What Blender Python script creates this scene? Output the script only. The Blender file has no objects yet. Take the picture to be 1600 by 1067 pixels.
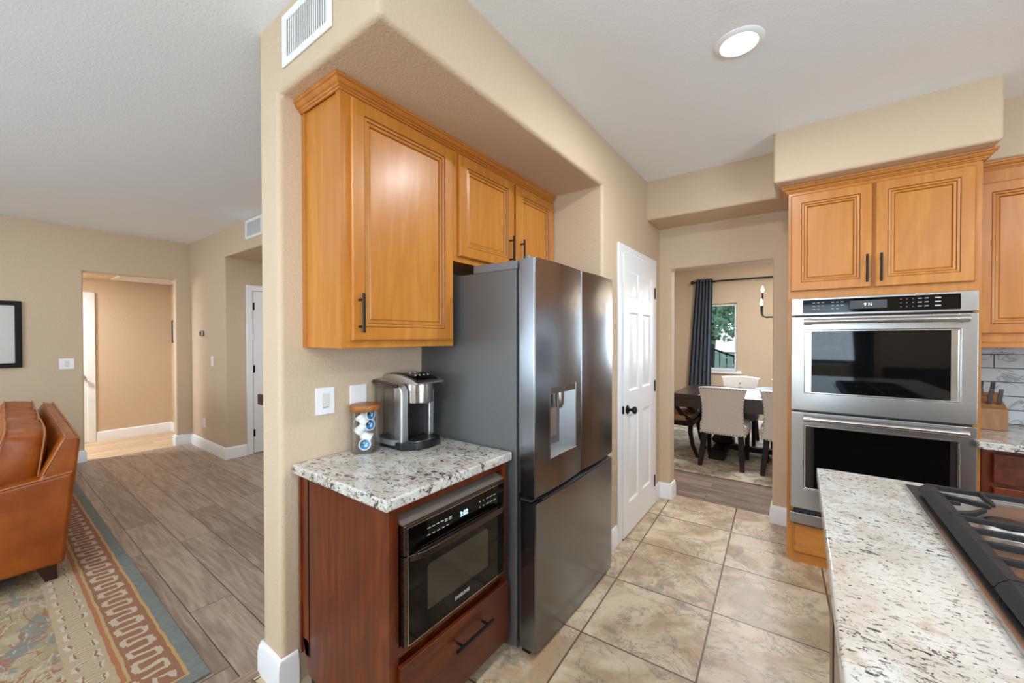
import bpy, bmesh, math, random
from mathutils import Vector, Matrix
random.seed(7)
S = bpy.context.scene
COL = S.collection

# ------------------------------------------------------------------ camera, world, light, exposure
F, YAW, PITCH, ROLL, CAM_H = 615.1, -0.6319, -0.0095, -0.0012, 1.43
_f = Vector((math.sin(YAW)*math.cos(PITCH), math.cos(YAW)*math.cos(PITCH), math.sin(PITCH)))
_r0 = Vector((math.cos(YAW), -math.sin(YAW), 0)); _u0 = _r0.cross(_f)
_r = _r0*math.cos(ROLL)+_u0*math.sin(ROLL); _u = -_r0*math.sin(ROLL)+_u0*math.cos(ROLL)
cam_d = bpy.data.cameras.new('camera'); cam = bpy.data.objects.new('camera', cam_d); COL.objects.link(cam)
cam_d.sensor_width = 36; cam_d.lens = F/1600*36; cam_d.clip_start = 0.02; cam_d.clip_end = 200
cam.matrix_world = Matrix(((_r.x, _u.x, -_f.x, 0), (_r.y, _u.y, -_f.y, 0), (_r.z, _u.z, -_f.z, CAM_H), (0, 0, 0, 1)))
S.camera = cam
S.view_settings.view_transform = 'Standard'; S.view_settings.look = 'None'
S.view_settings.exposure = 0.30; S.view_settings.gamma = 1.0; S.view_settings.use_curve_mapping = False
S.cycles.use_denoising = True
S.cycles.max_bounces = 10; S.cycles.diffuse_bounces = 6; S.cycles.glossy_bounces = 5
S.cycles.transparent_max_bounces = 16; S.cycles.sample_clamp_indirect = 6.0
S.cycles.caustics_reflective = False; S.cycles.caustics_refractive = False

W = bpy.data.worlds.new('sky'); S.world = W; W.use_nodes = True
bg = W.node_tree.nodes['Background']
sky = W.node_tree.nodes.new('ShaderNodeTexSky'); sky.sky_type = 'HOSEK_WILKIE'; sky.turbidity = 4
sky.sun_direction = Vector((0.4, 0.5, 0.75)).normalized()
W.node_tree.links.new(sky.outputs[0], bg.inputs[0]); bg.inputs[1].default_value = 5.5

def area(name, loc, aim, sx, sy, power, col=(1, 1, 1), shape='RECTANGLE', spread=180):
    d = bpy.data.lights.new(name, 'AREA'); d.shape = shape; d.size = sx; d.size_y = sy; d.energy = power; d.color = col
    d.spread = math.radians(spread)
    o = bpy.data.objects.new(name, d); COL.objects.link(o); o.location = loc
    o.rotation_euler = (Vector(aim)-Vector(loc)).to_track_quat('-Z', 'Y').to_euler(); return o
WARM = (0.90, 0.955, 1.0); DAY = (0.69, 0.85, 1.0)
CANS = [(-.22, 1.965), (-.3, -.7), (1.7, 1.965), (1.7, .2), (-.22, -1.6), (1.7, -1.6)]
for cx, cy in CANS:
    area('can_light', (cx, cy, 2.685), (cx, cy, 0), .13, .13, 14, WARM, 'DISK')
# daylight through the windows behind the camera, tilted up as added ceiling fill
area('kitchen_window_daylight_fill', (-.2, -3.75, 1.55), (-.2, 0, 4.0), 2.0, 1.3, 52, DAY)
area('kitchen_side_daylight_fill', (3.35, -.6, 1.5), (0, -.6, 3.7), 2.4, 1.8, 120, DAY)
area('living_window_daylight_fill', (-3.15, -3.75, 1.5), (-3.6, 0, 5.0), 2.0, 1.9, 120, DAY)
for cx, cy in ((-5.3, .2), (-3.4, .2), (-5.3, -1.9), (-3.4, -1.9)):
    area('living_can_light', (cx, cy, 2.69), (cx, cy, 0), .13, .13, 4.5, WARM, 'DISK')
area('dining_window_daylight', (-.3, 7.15, 1.5), (-.3, 5, 1.3), 1.0, 1.1, 40, DAY)
area('dining_fill_light', (-.3, 5.4, 2.6), (-.3, 5.4, 0), .5, .5, 46, WARM, 'DISK')  # unseen fill added to brighten the dining room walls
area('hall_ceiling_light', (-7.25, -.1, 2.2), (-7.25, .1, 0), .3, .3, 46, (.88, .95, 1.0), 'DISK')
area('passage_light', (-4.0, 2.7, 2.36), (-4.0, 2.7, 0), .3, .3, 14, WARM, 'DISK')

# ------------------------------------------------------------------ material helpers
class N:
    def __init__(s, name):
        s.m = bpy.data.materials.new(name); s.m.use_nodes = True; s.t = s.m.node_tree
        s.b = s.t.nodes['Principled BSDF']; s.out = s.t.nodes['Material Output']
    def new(s, typ, **kw):
        n = s.t.nodes.new('ShaderNode'+typ)
        for k, v in kw.items(): setattr(n, k, v)
        return n
    def put(s, sock, v):
        if v is None: return
        if isinstance(v, bpy.types.NodeSocket): s.t.links.new(v, sock)
        elif isinstance(v, (tuple, list)) and sock.type == 'RGBA' and len(v) == 3: sock.default_value = (*v, 1)
        else: sock.default_value = v
    def math(s, op, a, b=None, c=None):
        n = s.new('Math', operation=op)
        for i, v in enumerate((a, b, c)): s.put(n.inputs[i], v)
        return n.outputs[0]
    def mix(s, f, a, b, mode='MIX'):
        n = s.new('Mix', data_type='RGBA', blend_type=mode)
        s.put(n.inputs[0], f); s.put(n.inputs[6], a); s.put(n.inputs[7], b); return n.outputs[2]
    def ramp(s, v, lo, hi, smooth=True):
        n = s.new('MapRange', interpolation_type='SMOOTHSTEP' if smooth else 'LINEAR')
        s.put(n.inputs[0], v); n.inputs[1].default_value = lo; n.inputs[2].default_value = hi; return n.outputs[0]
    def pos(s, scale=(1, 1, 1), loc=(0, 0, 0), rot=(0, 0, 0), kind='Object'):
        t = s.new('TexCoord'); mp = s.new('Mapping')
        s.t.links.new(t.outputs[kind], mp.inputs[0])
        mp.inputs[1].default_value = loc; mp.inputs[2].default_value = rot; mp.inputs[3].default_value = scale
        return mp.outputs[0]
    def noise(s, vec, scale, detail=3, rough=.5, dist=0):
        n = s.new('TexNoise'); s.put(n.inputs['Vector'], vec); n.inputs['Scale'].default_value = scale
        n.inputs['Detail'].default_value = detail; n.inputs['Roughness'].default_value = rough; n.inputs['Distortion'].default_value = dist
        return n.outputs[0]
    def voro(s, vec, scale, out='Distance', feature='F1'):
        n = s.new('TexVoronoi', feature=feature); s.put(n.inputs['Vector'], vec); n.inputs['Scale'].default_value = scale
        return n.outputs[out]
    def bump(s, h, strength=.2, dist=.01):
        n = s.new('Bump'); n.inputs['Strength'].default_value = strength; n.inputs['Distance'].default_value = dist
        s.put(n.inputs['Height'], h); s.t.links.new(n.outputs[0], s.b.inputs['Normal'])
    def xyz(s, vec):
        n = s.new('SeparateXYZ'); s.put(n.inputs[0], vec); return n.outputs
    def set(s, **kw):
        for k, v in kw.items(): s.put(s.b.inputs[k.replace('_', ' ')], v)
        return s.m

def lin(r, g, b):
    f = lambda c: (c/255/12.92) if c/255 <= .04045 else ((c/255+.055)/1.055)**2.4
    return (f(r), f(g), f(b))
MAT = {}
def plain(name, col, rough=.5, metal=0, **kw):
    n = N(name); MAT[name] = n.set(Base_Color=col, Roughness=rough, Metallic=metal, **kw); return MAT[name]

def m_paint(name, col, sc=90, st=.25, rough=.75):
    n = N(name); p = n.pos()
    h = n.noise(p, sc, 3, .55); n.bump(n.ramp(h, .4, .68), st, .004)
    big = n.noise(p, 1.5, 2); c = n.mix(n.math('MULTIPLY', big, .25), col, tuple(v*.9 for v in col))
    MAT[name] = n.set(Base_Color=c, Roughness=rough)
m_paint('wall_paint', lin(205, 182, 154))
m_paint('wall_paint_hall', lin(214, 190, 164))
m_paint('ceiling_paint', lin(240, 244, 248), 110, .12, .85)
plain('white_trim', lin(236, 237, 238), .35)
plain('white_plastic', lin(240, 240, 240), .3)
plain('offwhite_plastic', lin(222, 218, 212), .35)

def m_wood(name, dark, light, axis='Z', rough=.35, scale=1.0, coat=.0, contrast=1.0, spec=.5):
    n = N(name)
    st = {'X': (1.2, 22, 22), 'Y': (22, 1.2, 22), 'Z': (22, 22, 1.2)}[axis]
    p = n.pos(tuple(v*scale for v in st)); a = n.noise(p, 1.0, 5, .6, .6)
    st2 = tuple(1.6 if v > 2 else .35 for v in st)
    b = n.noise(n.pos(st2), 2.2, 3, .5, 1.5)
    w = n.math('SINE', n.math('MULTIPLY', b, 38))
    f = n.math('ADD', n.math('MULTIPLY', a, .75), n.math('MULTIPLY', w, .07))
    f = n.ramp(f, .5-.3/contrast, .5+.3/contrast)
    n.bump(a, .05, .003)
    MAT[name] = n.set(Base_Color=n.mix(f, dark, light), Roughness=rough, Coat_Weight=coat, Coat_Roughness=.25, Specular_IOR_Level=spec)
m_wood('maple', lin(182, 112, 36), lin(204, 138, 56), 'Z', .34, coat=.25)
m_wood('maple_horizontal', lin(176, 104, 36), lin(198, 130, 54), 'Y', .34, coat=.25)
m_wood('maple_across', lin(180, 112, 40), lin(204, 138, 62), 'X', .34, coat=.25)
plain('maple_glaze', lin(128, 74, 30), .45)
m_wood('cherry', lin(80, 28, 4), lin(132, 58, 14), 'Z', .3, coat=.12)
m_wood('cherry_across', lin(76, 30, 8), lin(120, 54, 20), 'Y', .32, coat=.12)
m_wood('espresso', lin(34, 24, 20), lin(52, 38, 32), 'X', .28, coat=.3)
m_wood('espresso_leg', lin(32, 20, 16), lin(46, 30, 25), 'Z', .5, spec=.15)
m_wood('acacia', lin(128, 70, 16), lin(178, 112, 40), 'X', .4, .8)
m_wood('knife_block_wood', lin(150, 104, 62), lin(186, 140, 94), 'Z', .45)

def m_granite(name, k_=1.0, th=0):
    n = N(name); p = n.pos((1, 1, 1), rot=(0, 0, .6)); q = n.pos((1.25*k_, 2.1*k_, 1.6*k_), rot=(0, 0, .55))
    base = n.mix(n.ramp(n.noise(p, 9, 4, .6), .35, .65), lin(210, 207, 200), lin(192, 185, 174))
    base = n.mix(n.ramp(n.noise(p, 17, 4, .6), .52, .66), base, lin(190, 178, 162))
    g = n.noise(q, 34, 5, .66, .5); grey = n.ramp(g, .545, .64)
    c = n.mix(n.math('MULTIPLY', grey, .75), base, lin(112, 106, 102))
    k = n.noise(q, 24, 6, .72, 1.0); m2 = n.noise(p, 6, 2)
    blk = n.ramp(n.math('ADD', k, n.math('MULTIPLY', m2, .25)), .68+th, .72+th)
    c = n.mix(n.math('MULTIPLY', blk, .93), c, lin(34, 32, 36))
    v = n.voro(n.pos((1, 1.3, 1)), 85); pk = n.new('TexWhiteNoise')
    spk = n.math('MULTIPLY', n.ramp(v, .32, .22), n.ramp(n.noise(p, 55, 2), .6, .66))
    c = n.mix(spk, c, lin(30, 28, 32))
    red = n.ramp(n.noise(n.pos((1, 1, 1), loc=(3, 1, 2)), 40, 3, .6), .71, .745)
    c = n.mix(red, c, lin(92, 46, 38))
    MAT[name] = n.set(Base_Color=c, Roughness=.12, Specular_IOR_Level=.5)
m_granite('granite'); m_granite('island_granite', 1.55, .028)

def brick(n, vec, w, h, mortar, off=0, freq=2, c1=(0, 0, 0), c2=(1, 1, 1), cm=(0, 0, 0)):
    t = n.new('TexBrick'); t.offset = off; t.offset_frequency = freq; t.squash = 1
    n.put(t.inputs['Vector'], vec); t.inputs['Scale'].default_value = 1
    t.inputs['Color1'].default_value = (*c1, 1); t.inputs['Color2'].default_value = (*c2, 1); t.inputs['Mortar'].default_value = (*cm, 1)
    t.inputs['Mortar Size'].default_value = mortar; t.inputs['Mortar Smooth'].default_value = .1; t.inputs['Bias'].default_value = 0
    t.inputs['Brick Width'].default_value = w; t.inputs['Row Height'].default_value = h
    return t.outputs
def m_tile():
    n = N('floor_tile_stone'); th = math.radians(-2.3)
    vec = n.pos((1, 1, 1), loc=(.782+.5103*3, -1.765+.508*6, 0), rot=(0, 0, th))
    b = brick(n, vec, .5103, .508, .0045)
    sh = n.new('VectorMath', operation='MULTIPLY_ADD'); n.put(sh.inputs[0], b[0]); sh.inputs[1].default_value = (7, 5, 3)
    n.t.links.new(n.pos(), sh.inputs[2]); p = sh.outputs[0]
    a = n.noise(p, 3.2, 6, .62, .8); c = n.mix(n.ramp(a, .38, .62), lin(164, 136, 104), lin(208, 189, 160))
    r = n.noise(p, 5.5, 5, .6, 1.2); c = n.mix(n.math('MULTIPLY', n.ramp(r, .53, .66), .45), c, lin(184, 136, 94))
    g = n.noise(p, 4.0, 7, .7, 1.8); c = n.mix(n.math('MULTIPLY', n.ramp(g, .53, .64), .7), c, lin(136, 123, 108))
    vv = n.math('ABSOLUTE', n.math('SUBTRACT', n.noise(p, 3.4, 6, .68, 1.0), .5))
    c = n.mix(n.math('MULTIPLY', n.ramp(vv, .016, .0), .7), c, lin(106, 90, 74))
    pit = n.ramp(n.noise(p, 45, 4, .7), .6, .68); c = n.mix(n.math('MULTIPLY', pit, .5), c, lin(122, 104, 84))
    c = n.mix(n.math('MULTIPLY', b[0], .16), c, lin(228, 214, 190))
    c = n.mix(b[1], c, lin(98, 76, 58))
    n.bump(n.math('SUBTRACT', n.math('MULTIPLY', a, .35), b[1]), .25, .004)
    MAT['floor_tile_stone'] = n.set(Base_Color=c, Roughness=n.math('ADD', n.math('MULTIPLY', a, .2), .28))
m_tile()
def m_plank(name, dark, light, w, h, loc=(0, 0, 0), rough=.42, rot=0, gap=lin(66, 50, 40), mort=.0016):
    n = N(name); vec = n.pos((1, 1, 1), loc=loc, rot=(0, 0, rot)); b = brick(n, vec, w, h, mort, .37, 2)
    sh = n.new('VectorMath', operation='MULTIPLY_ADD'); n.put(sh.inputs[0], b[0]); sh.inputs[1].default_value = (9, 5, 0)
    n.put(sh.inputs[2], vec); s2 = n.new('VectorMath', operation='MULTIPLY'); n.put(s2.inputs[0], sh.outputs[0]); s2.inputs[1].default_value = (1, 11, 1)
    s3 = n.new('VectorMath', operation='MULTIPLY'); n.put(s3.inputs[0], sh.outputs[0]); s3.inputs[1].default_value = (1.6, 24, 1)
    a = n.math('ADD', n.math('MULTIPLY', n.noise(s3.outputs[0], 3.0, 7, .65, .3), .6), n.math('MULTIPLY', n.noise(s2.outputs[0], 1.6, 4, .6, .6), .4))
    k = n.noise(s2.outputs[0], .8, 2, .5, .5); w2 = n.math('SINE', n.math('MULTIPLY', k, 44))
    f = n.math('ADD', n.math('ADD', n.math('MULTIPLY', a, .8), n.math('MULTIPLY', w2, .06)), n.math('MULTIPLY', n.math('SUBTRACT', b[0], .5), .16))
    c = n.mix(n.ramp(f, .2, .62), dark, light); c = n.mix(b[1], c, gap)
    n.bump(n.math('SUBTRACT', n.math('MULTIPLY', a, .2), b[1]), .15, .003)
    MAT[name] = n.set(Base_Color=c, Roughness=rough)
m_plank('oak_planks', lin(126, 106, 91), lin(176, 154, 135), 1.5, .19, (0.5, .11, 0), mort=.0024)
m_plank('dining_planks', lin(108, 90, 80), lin(158, 138, 124), 1.3, .16, (.2, .03, 0), .35)
m_plank('hall_planks', lin(188, 158, 122), lin(222, 198, 166), .9, .15, (.2, .02, 0), .4, math.radians(90), lin(150, 122, 92))
m_plank('threshold_wood', lin(120, 96, 76), lin(165, 140, 116), 2.2, .4, (0, 0, 0), .4, math.radians(90))

def m_backsplash():
    n = N('backsplash_tile'); p = n.pos(); o = n.xyz(p)
    cb = n.new('CombineXYZ'); n.put(cb.inputs[0], o[0]); n.put(cb.inputs[1], o[2])
    mp = n.new('Mapping'); n.put(mp.inputs[0], cb.outputs[0]); mp.inputs[1].default_value = (-.21+3.0, -.905+.084*12, 0)
    b = brick(n, mp.outputs[0], .30, .084, .0028, .5, 2)
    a = n.noise(p, 6, 5, .6, 1.0); v = n.math('ABSOLUTE', n.math('SUBTRACT', a, .5))
    c = n.mix(n.ramp(v, .03, 0), lin(196, 201, 204), lin(140, 144, 148)); c = n.mix(n.math('MULTIPLY', b[0], .25), c, lin(170, 176, 182))
    c = n.mix(b[1], c, lin(70, 72, 74)); n.bump(n.math('SUBTRACT', n.math('MULTIPLY', a, .1), b[1]), .4, .003)
    MAT['backsplash_tile'] = n.set(Base_Color=c, Roughness=.18)
m_backsplash()

def m_brushed(name, col, rough=.28, axis='Z', amt=.12, wav=.0):
    n = N(name); st = {'X': (1, 160, 160), 'Y': (160, 1, 160), 'Z': (160, 160, 1)}[axis]
    a = n.noise(n.pos(st), 2.0, 3, .6)
    r = n.math('ADD', n.math('MULTIPLY', n.math('SUBTRACT', a, .5), amt), rough)
    if wav: n.bump(n.noise(n.pos((1.2, 1.2, .9)), 2.2, 1, .4), wav, .03)
    MAT[name] = n.set(Base_Color=col, Roughness=r, Metallic=1.0)
m_brushed('stainless', lin(184, 182, 179), .25, 'X', .02, .14)
m_brushed('stainless_dark', lin(158, 154, 150), .26, 'Y', .12)
m_brushed('black_stainless', lin(136, 139, 143), .24, 'Z', .1, .10)
m_brushed('bronze_steel', lin(104, 94, 86), .28, 'Y', .1)
m_brushed('nickel', lin(206, 204, 200), .18, 'Z', .06)
m_brushed('silver_satin', lin(212, 210, 206), .38, 'Z', .12)
plain('fridge_side', lin(98, 97, 95), .45, .2)
plain('fridge_trim', lin(150, 150, 150), .3, .9)
plain('grey_plastic', lin(112, 113, 115), .45)
plain('recess_steel', lin(150, 150, 150), .42, .85)
plain('taupe_metal', lin(132, 120, 110), .4, .35)
plain('warm_grey', lin(150, 141, 133), .5)
plain('black_plastic', lin(22, 22, 24), .35)
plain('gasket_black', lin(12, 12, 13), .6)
plain('black_glass', lin(6, 6, 7), .05, 0, Specular_IOR_Level=.3)
plain('oven_glass', lin(8, 8, 9), .03, 0, Specular_IOR_Level=.4)
plain('microwave_window', lin(52, 46, 40), .08, 0, Specular_IOR_Level=.6)
plain('black_metal', lin(26, 24, 24), .38, .6)
plain('cast_iron', lin(34, 33, 34), .55, .2)
plain('burner_cap', lin(20, 20, 21), .35, .2)
plain('dark_mullion', lin(58, 46, 46), .3, .6)
plain('leg_wood', lin(52, 22, 12), .35)
plain('dark_frame', lin(22, 17, 15), .5, 0, Specular_IOR_Level=.2)
plain('mat_board', lin(196, 190, 182), .3)
plain('print_paper', lin(60, 62, 62), .5)
plain('blue_foil', lin(36, 128, 190), .3)
plain('light_blue', lin(110, 186, 226), .4)
plain('dark_brown_foil', lin(46, 42, 44), .35)
plain('pod_white', lin(238, 238, 238), .4)
plain('cream_print', lin(205, 222, 232), .4)
plain('icon_white', lin(190, 190, 190), .5)
plain('tray_metal', lin(120, 120, 122), .3, .9)
plain('knife_handle', lin(120, 122, 124), .3, .8)
plain('dark_console', lin(40, 30, 26), .4)
plain('leaf_green', lin(176, 204, 160), .6)
plain('leaf_light', lin(208, 226, 192), .6)
plain('bark', lin(92, 78, 64), .8)
plain('petal_white', lin(240, 240, 236), .5)
plain('lawn', lin(150, 170, 130), .9)
plain('road_grey', lin(150, 158, 166), .9)
plain('stucco', lin(206, 180, 150), .9)
plain('seat_tan', lin(150, 116, 84), .5)
plain('thermostat_metal', lin(150, 146, 140), .35, .6)
def emit(name, col, st):
    n = N(name); MAT[name] = n.set(Base_Color=(0, 0, 0), Emission_Color=col, Emission_Strength=st)
emit('lamp_lens', (1, .97, .92), 6.0)
emit('bulb_glow', (1, .78, .5), 14.0)
emit('display_glow', (.45, .75, 1.0), 1.6)
emit('display_white', (.8, .9, 1.0), 1.2)
def m_clear(name, tint, gl_rough=.02, base=.06, gl=.3):
    n = N(name); t = n.new('BsdfTransparent'); t.inputs[0].default_value = (*tint, 1)
    g = n.new('BsdfGlossy'); g.inputs['Roughness'].default_value = gl_rough
    lw = n.new('LayerWeight'); lw.inputs[0].default_value = .25
    mx = n.new('MixShader'); n.put(mx.inputs[0], n.math('ADD', n.math('MULTIPLY', lw.outputs['Fresnel'], .55), base*.3)) if False else n.put(mx.inputs[0], n.math('ADD', n.math('MULTIPLY', lw.outputs['Fresnel'], gl), base*.2))
    n.t.links.new(t.outputs[0], mx.inputs[1]); n.t.links.new(g.outputs[0], mx.inputs[2]); n.t.links.new(mx.outputs[0], n.out.inputs[0])
    MAT[name] = n.m
m_clear('clear_glass', (.992, .995, .995), .02, .10, .4); m_clear('window_glass', (.985, .99, .99), .01, .03, .3); m_clear('smoke_plastic', (.86, .84, .82), .08, .2, .3)

def m_leather():
    n = N('tan_leather'); p = n.pos(); v = n.voro(p, 240); a = n.noise(p, 5, 4, .6)
    n.bump(n.math('ADD', n.math('MULTIPLY', v, .35), a), .18, .006)
    MAT['tan_leather'] = n.set(Base_Color=n.mix(n.ramp(a, .3, .7), lin(134, 62, 7), lin(164, 85, 18)), Roughness=.36, Specular_IOR_Level=.45)
m_leather(); plain('leather_piping', lin(168, 108, 58), .5)
def m_linen(name, a1, a2):
    n = N(name); x = n.noise(n.pos((60, 60, 700)), 1, 2); y = n.noise(n.pos((700, 700, 60)), 1, 2)
    f = n.math('MULTIPLY', n.math('ADD', x, y), .5); n.bump(f, .25, .002)
    MAT[name] = n.set(Base_Color=n.mix(n.ramp(f, .35, .65), a1, a2), Roughness=.85, Sheen_Weight=.2)
m_linen('linen', lin(200, 192, 186), lin(224, 217, 212)); m_linen('grey_seat', lin(136, 138, 142), lin(160, 160, 164))
m_linen('curtain_cloth', lin(58, 66, 78), lin(76, 85, 97))
def m_rug():
    n = N('patterned_rug'); p = n.pos(); o = n.xyz(p); X1, Y1 = -2.02, .585
    dy = n.math('SUBTRACT', Y1, o[1]); dx = n.math('SUBTRACT', X1, o[0])
    d0 = n.math('MINIMUM', dx, dy); wob = n.math('MULTIPLY', n.math('SUBTRACT', n.noise(p, 14, 3), .5), .018)
    d = n.math('ADD', d0, wob)
    along = n.new('Mix', data_type='FLOAT'); n.put(along.inputs[0], n.math('LESS_THAN', dx, dy)); n.put(along.inputs[2], o[0]); n.put(along.inputs[3], o[1])
    s = along.outputs[0]
    fld = n.noise(p, 3.0, 5, .6, 1.4)
    c = n.mix(n.ramp(fld, .42, .55), lin(184, 166, 134), lin(164, 146, 106))
    bl = n.ramp(n.noise(n.pos(loc=(5, 2, 0)), 2.6, 4, .55, 2.0), .54, .57); c = n.mix(n.math('MULTIPLY', bl, .8), c, lin(118, 126, 122))
    ru = n.ramp(n.math('ABSOLUTE', n.math('SUBTRACT', n.noise(n.pos(loc=(1, 7, 0)), 3.4, 3, .5, 2.4), .52)), .022, .012); c = n.mix(ru, c, lin(160, 104, 72))
    pal = n.ramp(n.noise(n.pos((2, 6, 1), loc=(9, 3, 0)), 4, 4, .6, 2.0), .58, .61); c = n.mix(n.math('MULTIPLY', pal, .7), c, lin(200, 188, 164))
    def band(c, lo, hi, col):
        f = n.math('MULTIPLY', n.math('GREATER_THAN', d, lo), n.math('LESS_THAN', d, hi)); return n.mix(f, c, col), f
    def sq(c, mid, amp, per, wd, col, f):
        sn = n.math('SINE', n.math('MULTIPLY', n.math('ADD', s, n.math('MULTIPLY', n.noise(p, 11, 3), .05)), 6.283/per))
        dd = n.math('ADD', n.math('SUBTRACT', d, mid), n.math('MULTIPLY', n.math('SUBTRACT', n.noise(p, 26, 2), .5), .03))
        bars = n.math('MULTIPLY', n.math('LESS_THAN', n.math('ABSOLUTE', sn), wd*2.4/per*2), n.math('LESS_THAN', n.math('ABSOLUTE', dd), amp))
        caps = n.math('LESS_THAN', n.math('ABSOLUTE', n.math('SUBTRACT', dd, n.math('MULTIPLY', n.math('SIGN', sn), amp))), wd)
        return n.mix(n.math('MULTIPLY', f, n.math('MAXIMUM', bars, caps)), c, col)
    c, f3 = band(c, .24, .37, lin(186, 162, 128)); c = sq(c, .305, .036, .10, .010, lin(204, 190, 166), f3); c = sq(c, .302, .03, .10, .0035, lin(150, 104, 76), f3)
    c, _ = band(c, .222, .24, lin(176, 106, 62)); c, _ = band(c, .21, .222, lin(190, 158, 104))
    c, f2 = band(c, .068, .21, lin(150, 98, 66)); c = sq(c, .143, .042, .115, .0115, lin(198, 180, 154), f2)
    c, _ = band(c, .056, .068, lin(196, 152, 92)); c, _ = band(c, -.5, .056, n.mix(n.noise(p, 40, 3), lin(98, 106, 102), lin(132, 138, 132)))
    pile = n.noise(p, 420, 2); c = n.mix(n.math('MULTIPLY', n.noise(p, 60, 3), .35), c, lin(120, 110, 96))
    n.bump(pile, .5, .006); MAT['patterned_rug'] = n.set(Base_Color=c, Roughness=.95)
m_rug()
def m_rug2():
    n = N('dining_rug_wool'); p = n.pos(); a = n.noise(p, 4.5, 5, .65, 1.6); b = n.noise(n.pos(loc=(4, 4, 0)), 6, 4, .6, 2.0)
    c = n.mix(n.ramp(a, .45, .58), lin(196, 186, 168), lin(150, 140, 126)); c = n.mix(n.math('MULTIPLY', n.ramp(b, .55, .62), .7), c, lin(178, 150, 110))
    n.bump(n.noise(p, 300, 2), .5, .005); MAT['dining_rug_wool'] = n.set(Base_Color=c, Roughness=.95)
m_rug2()

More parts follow.
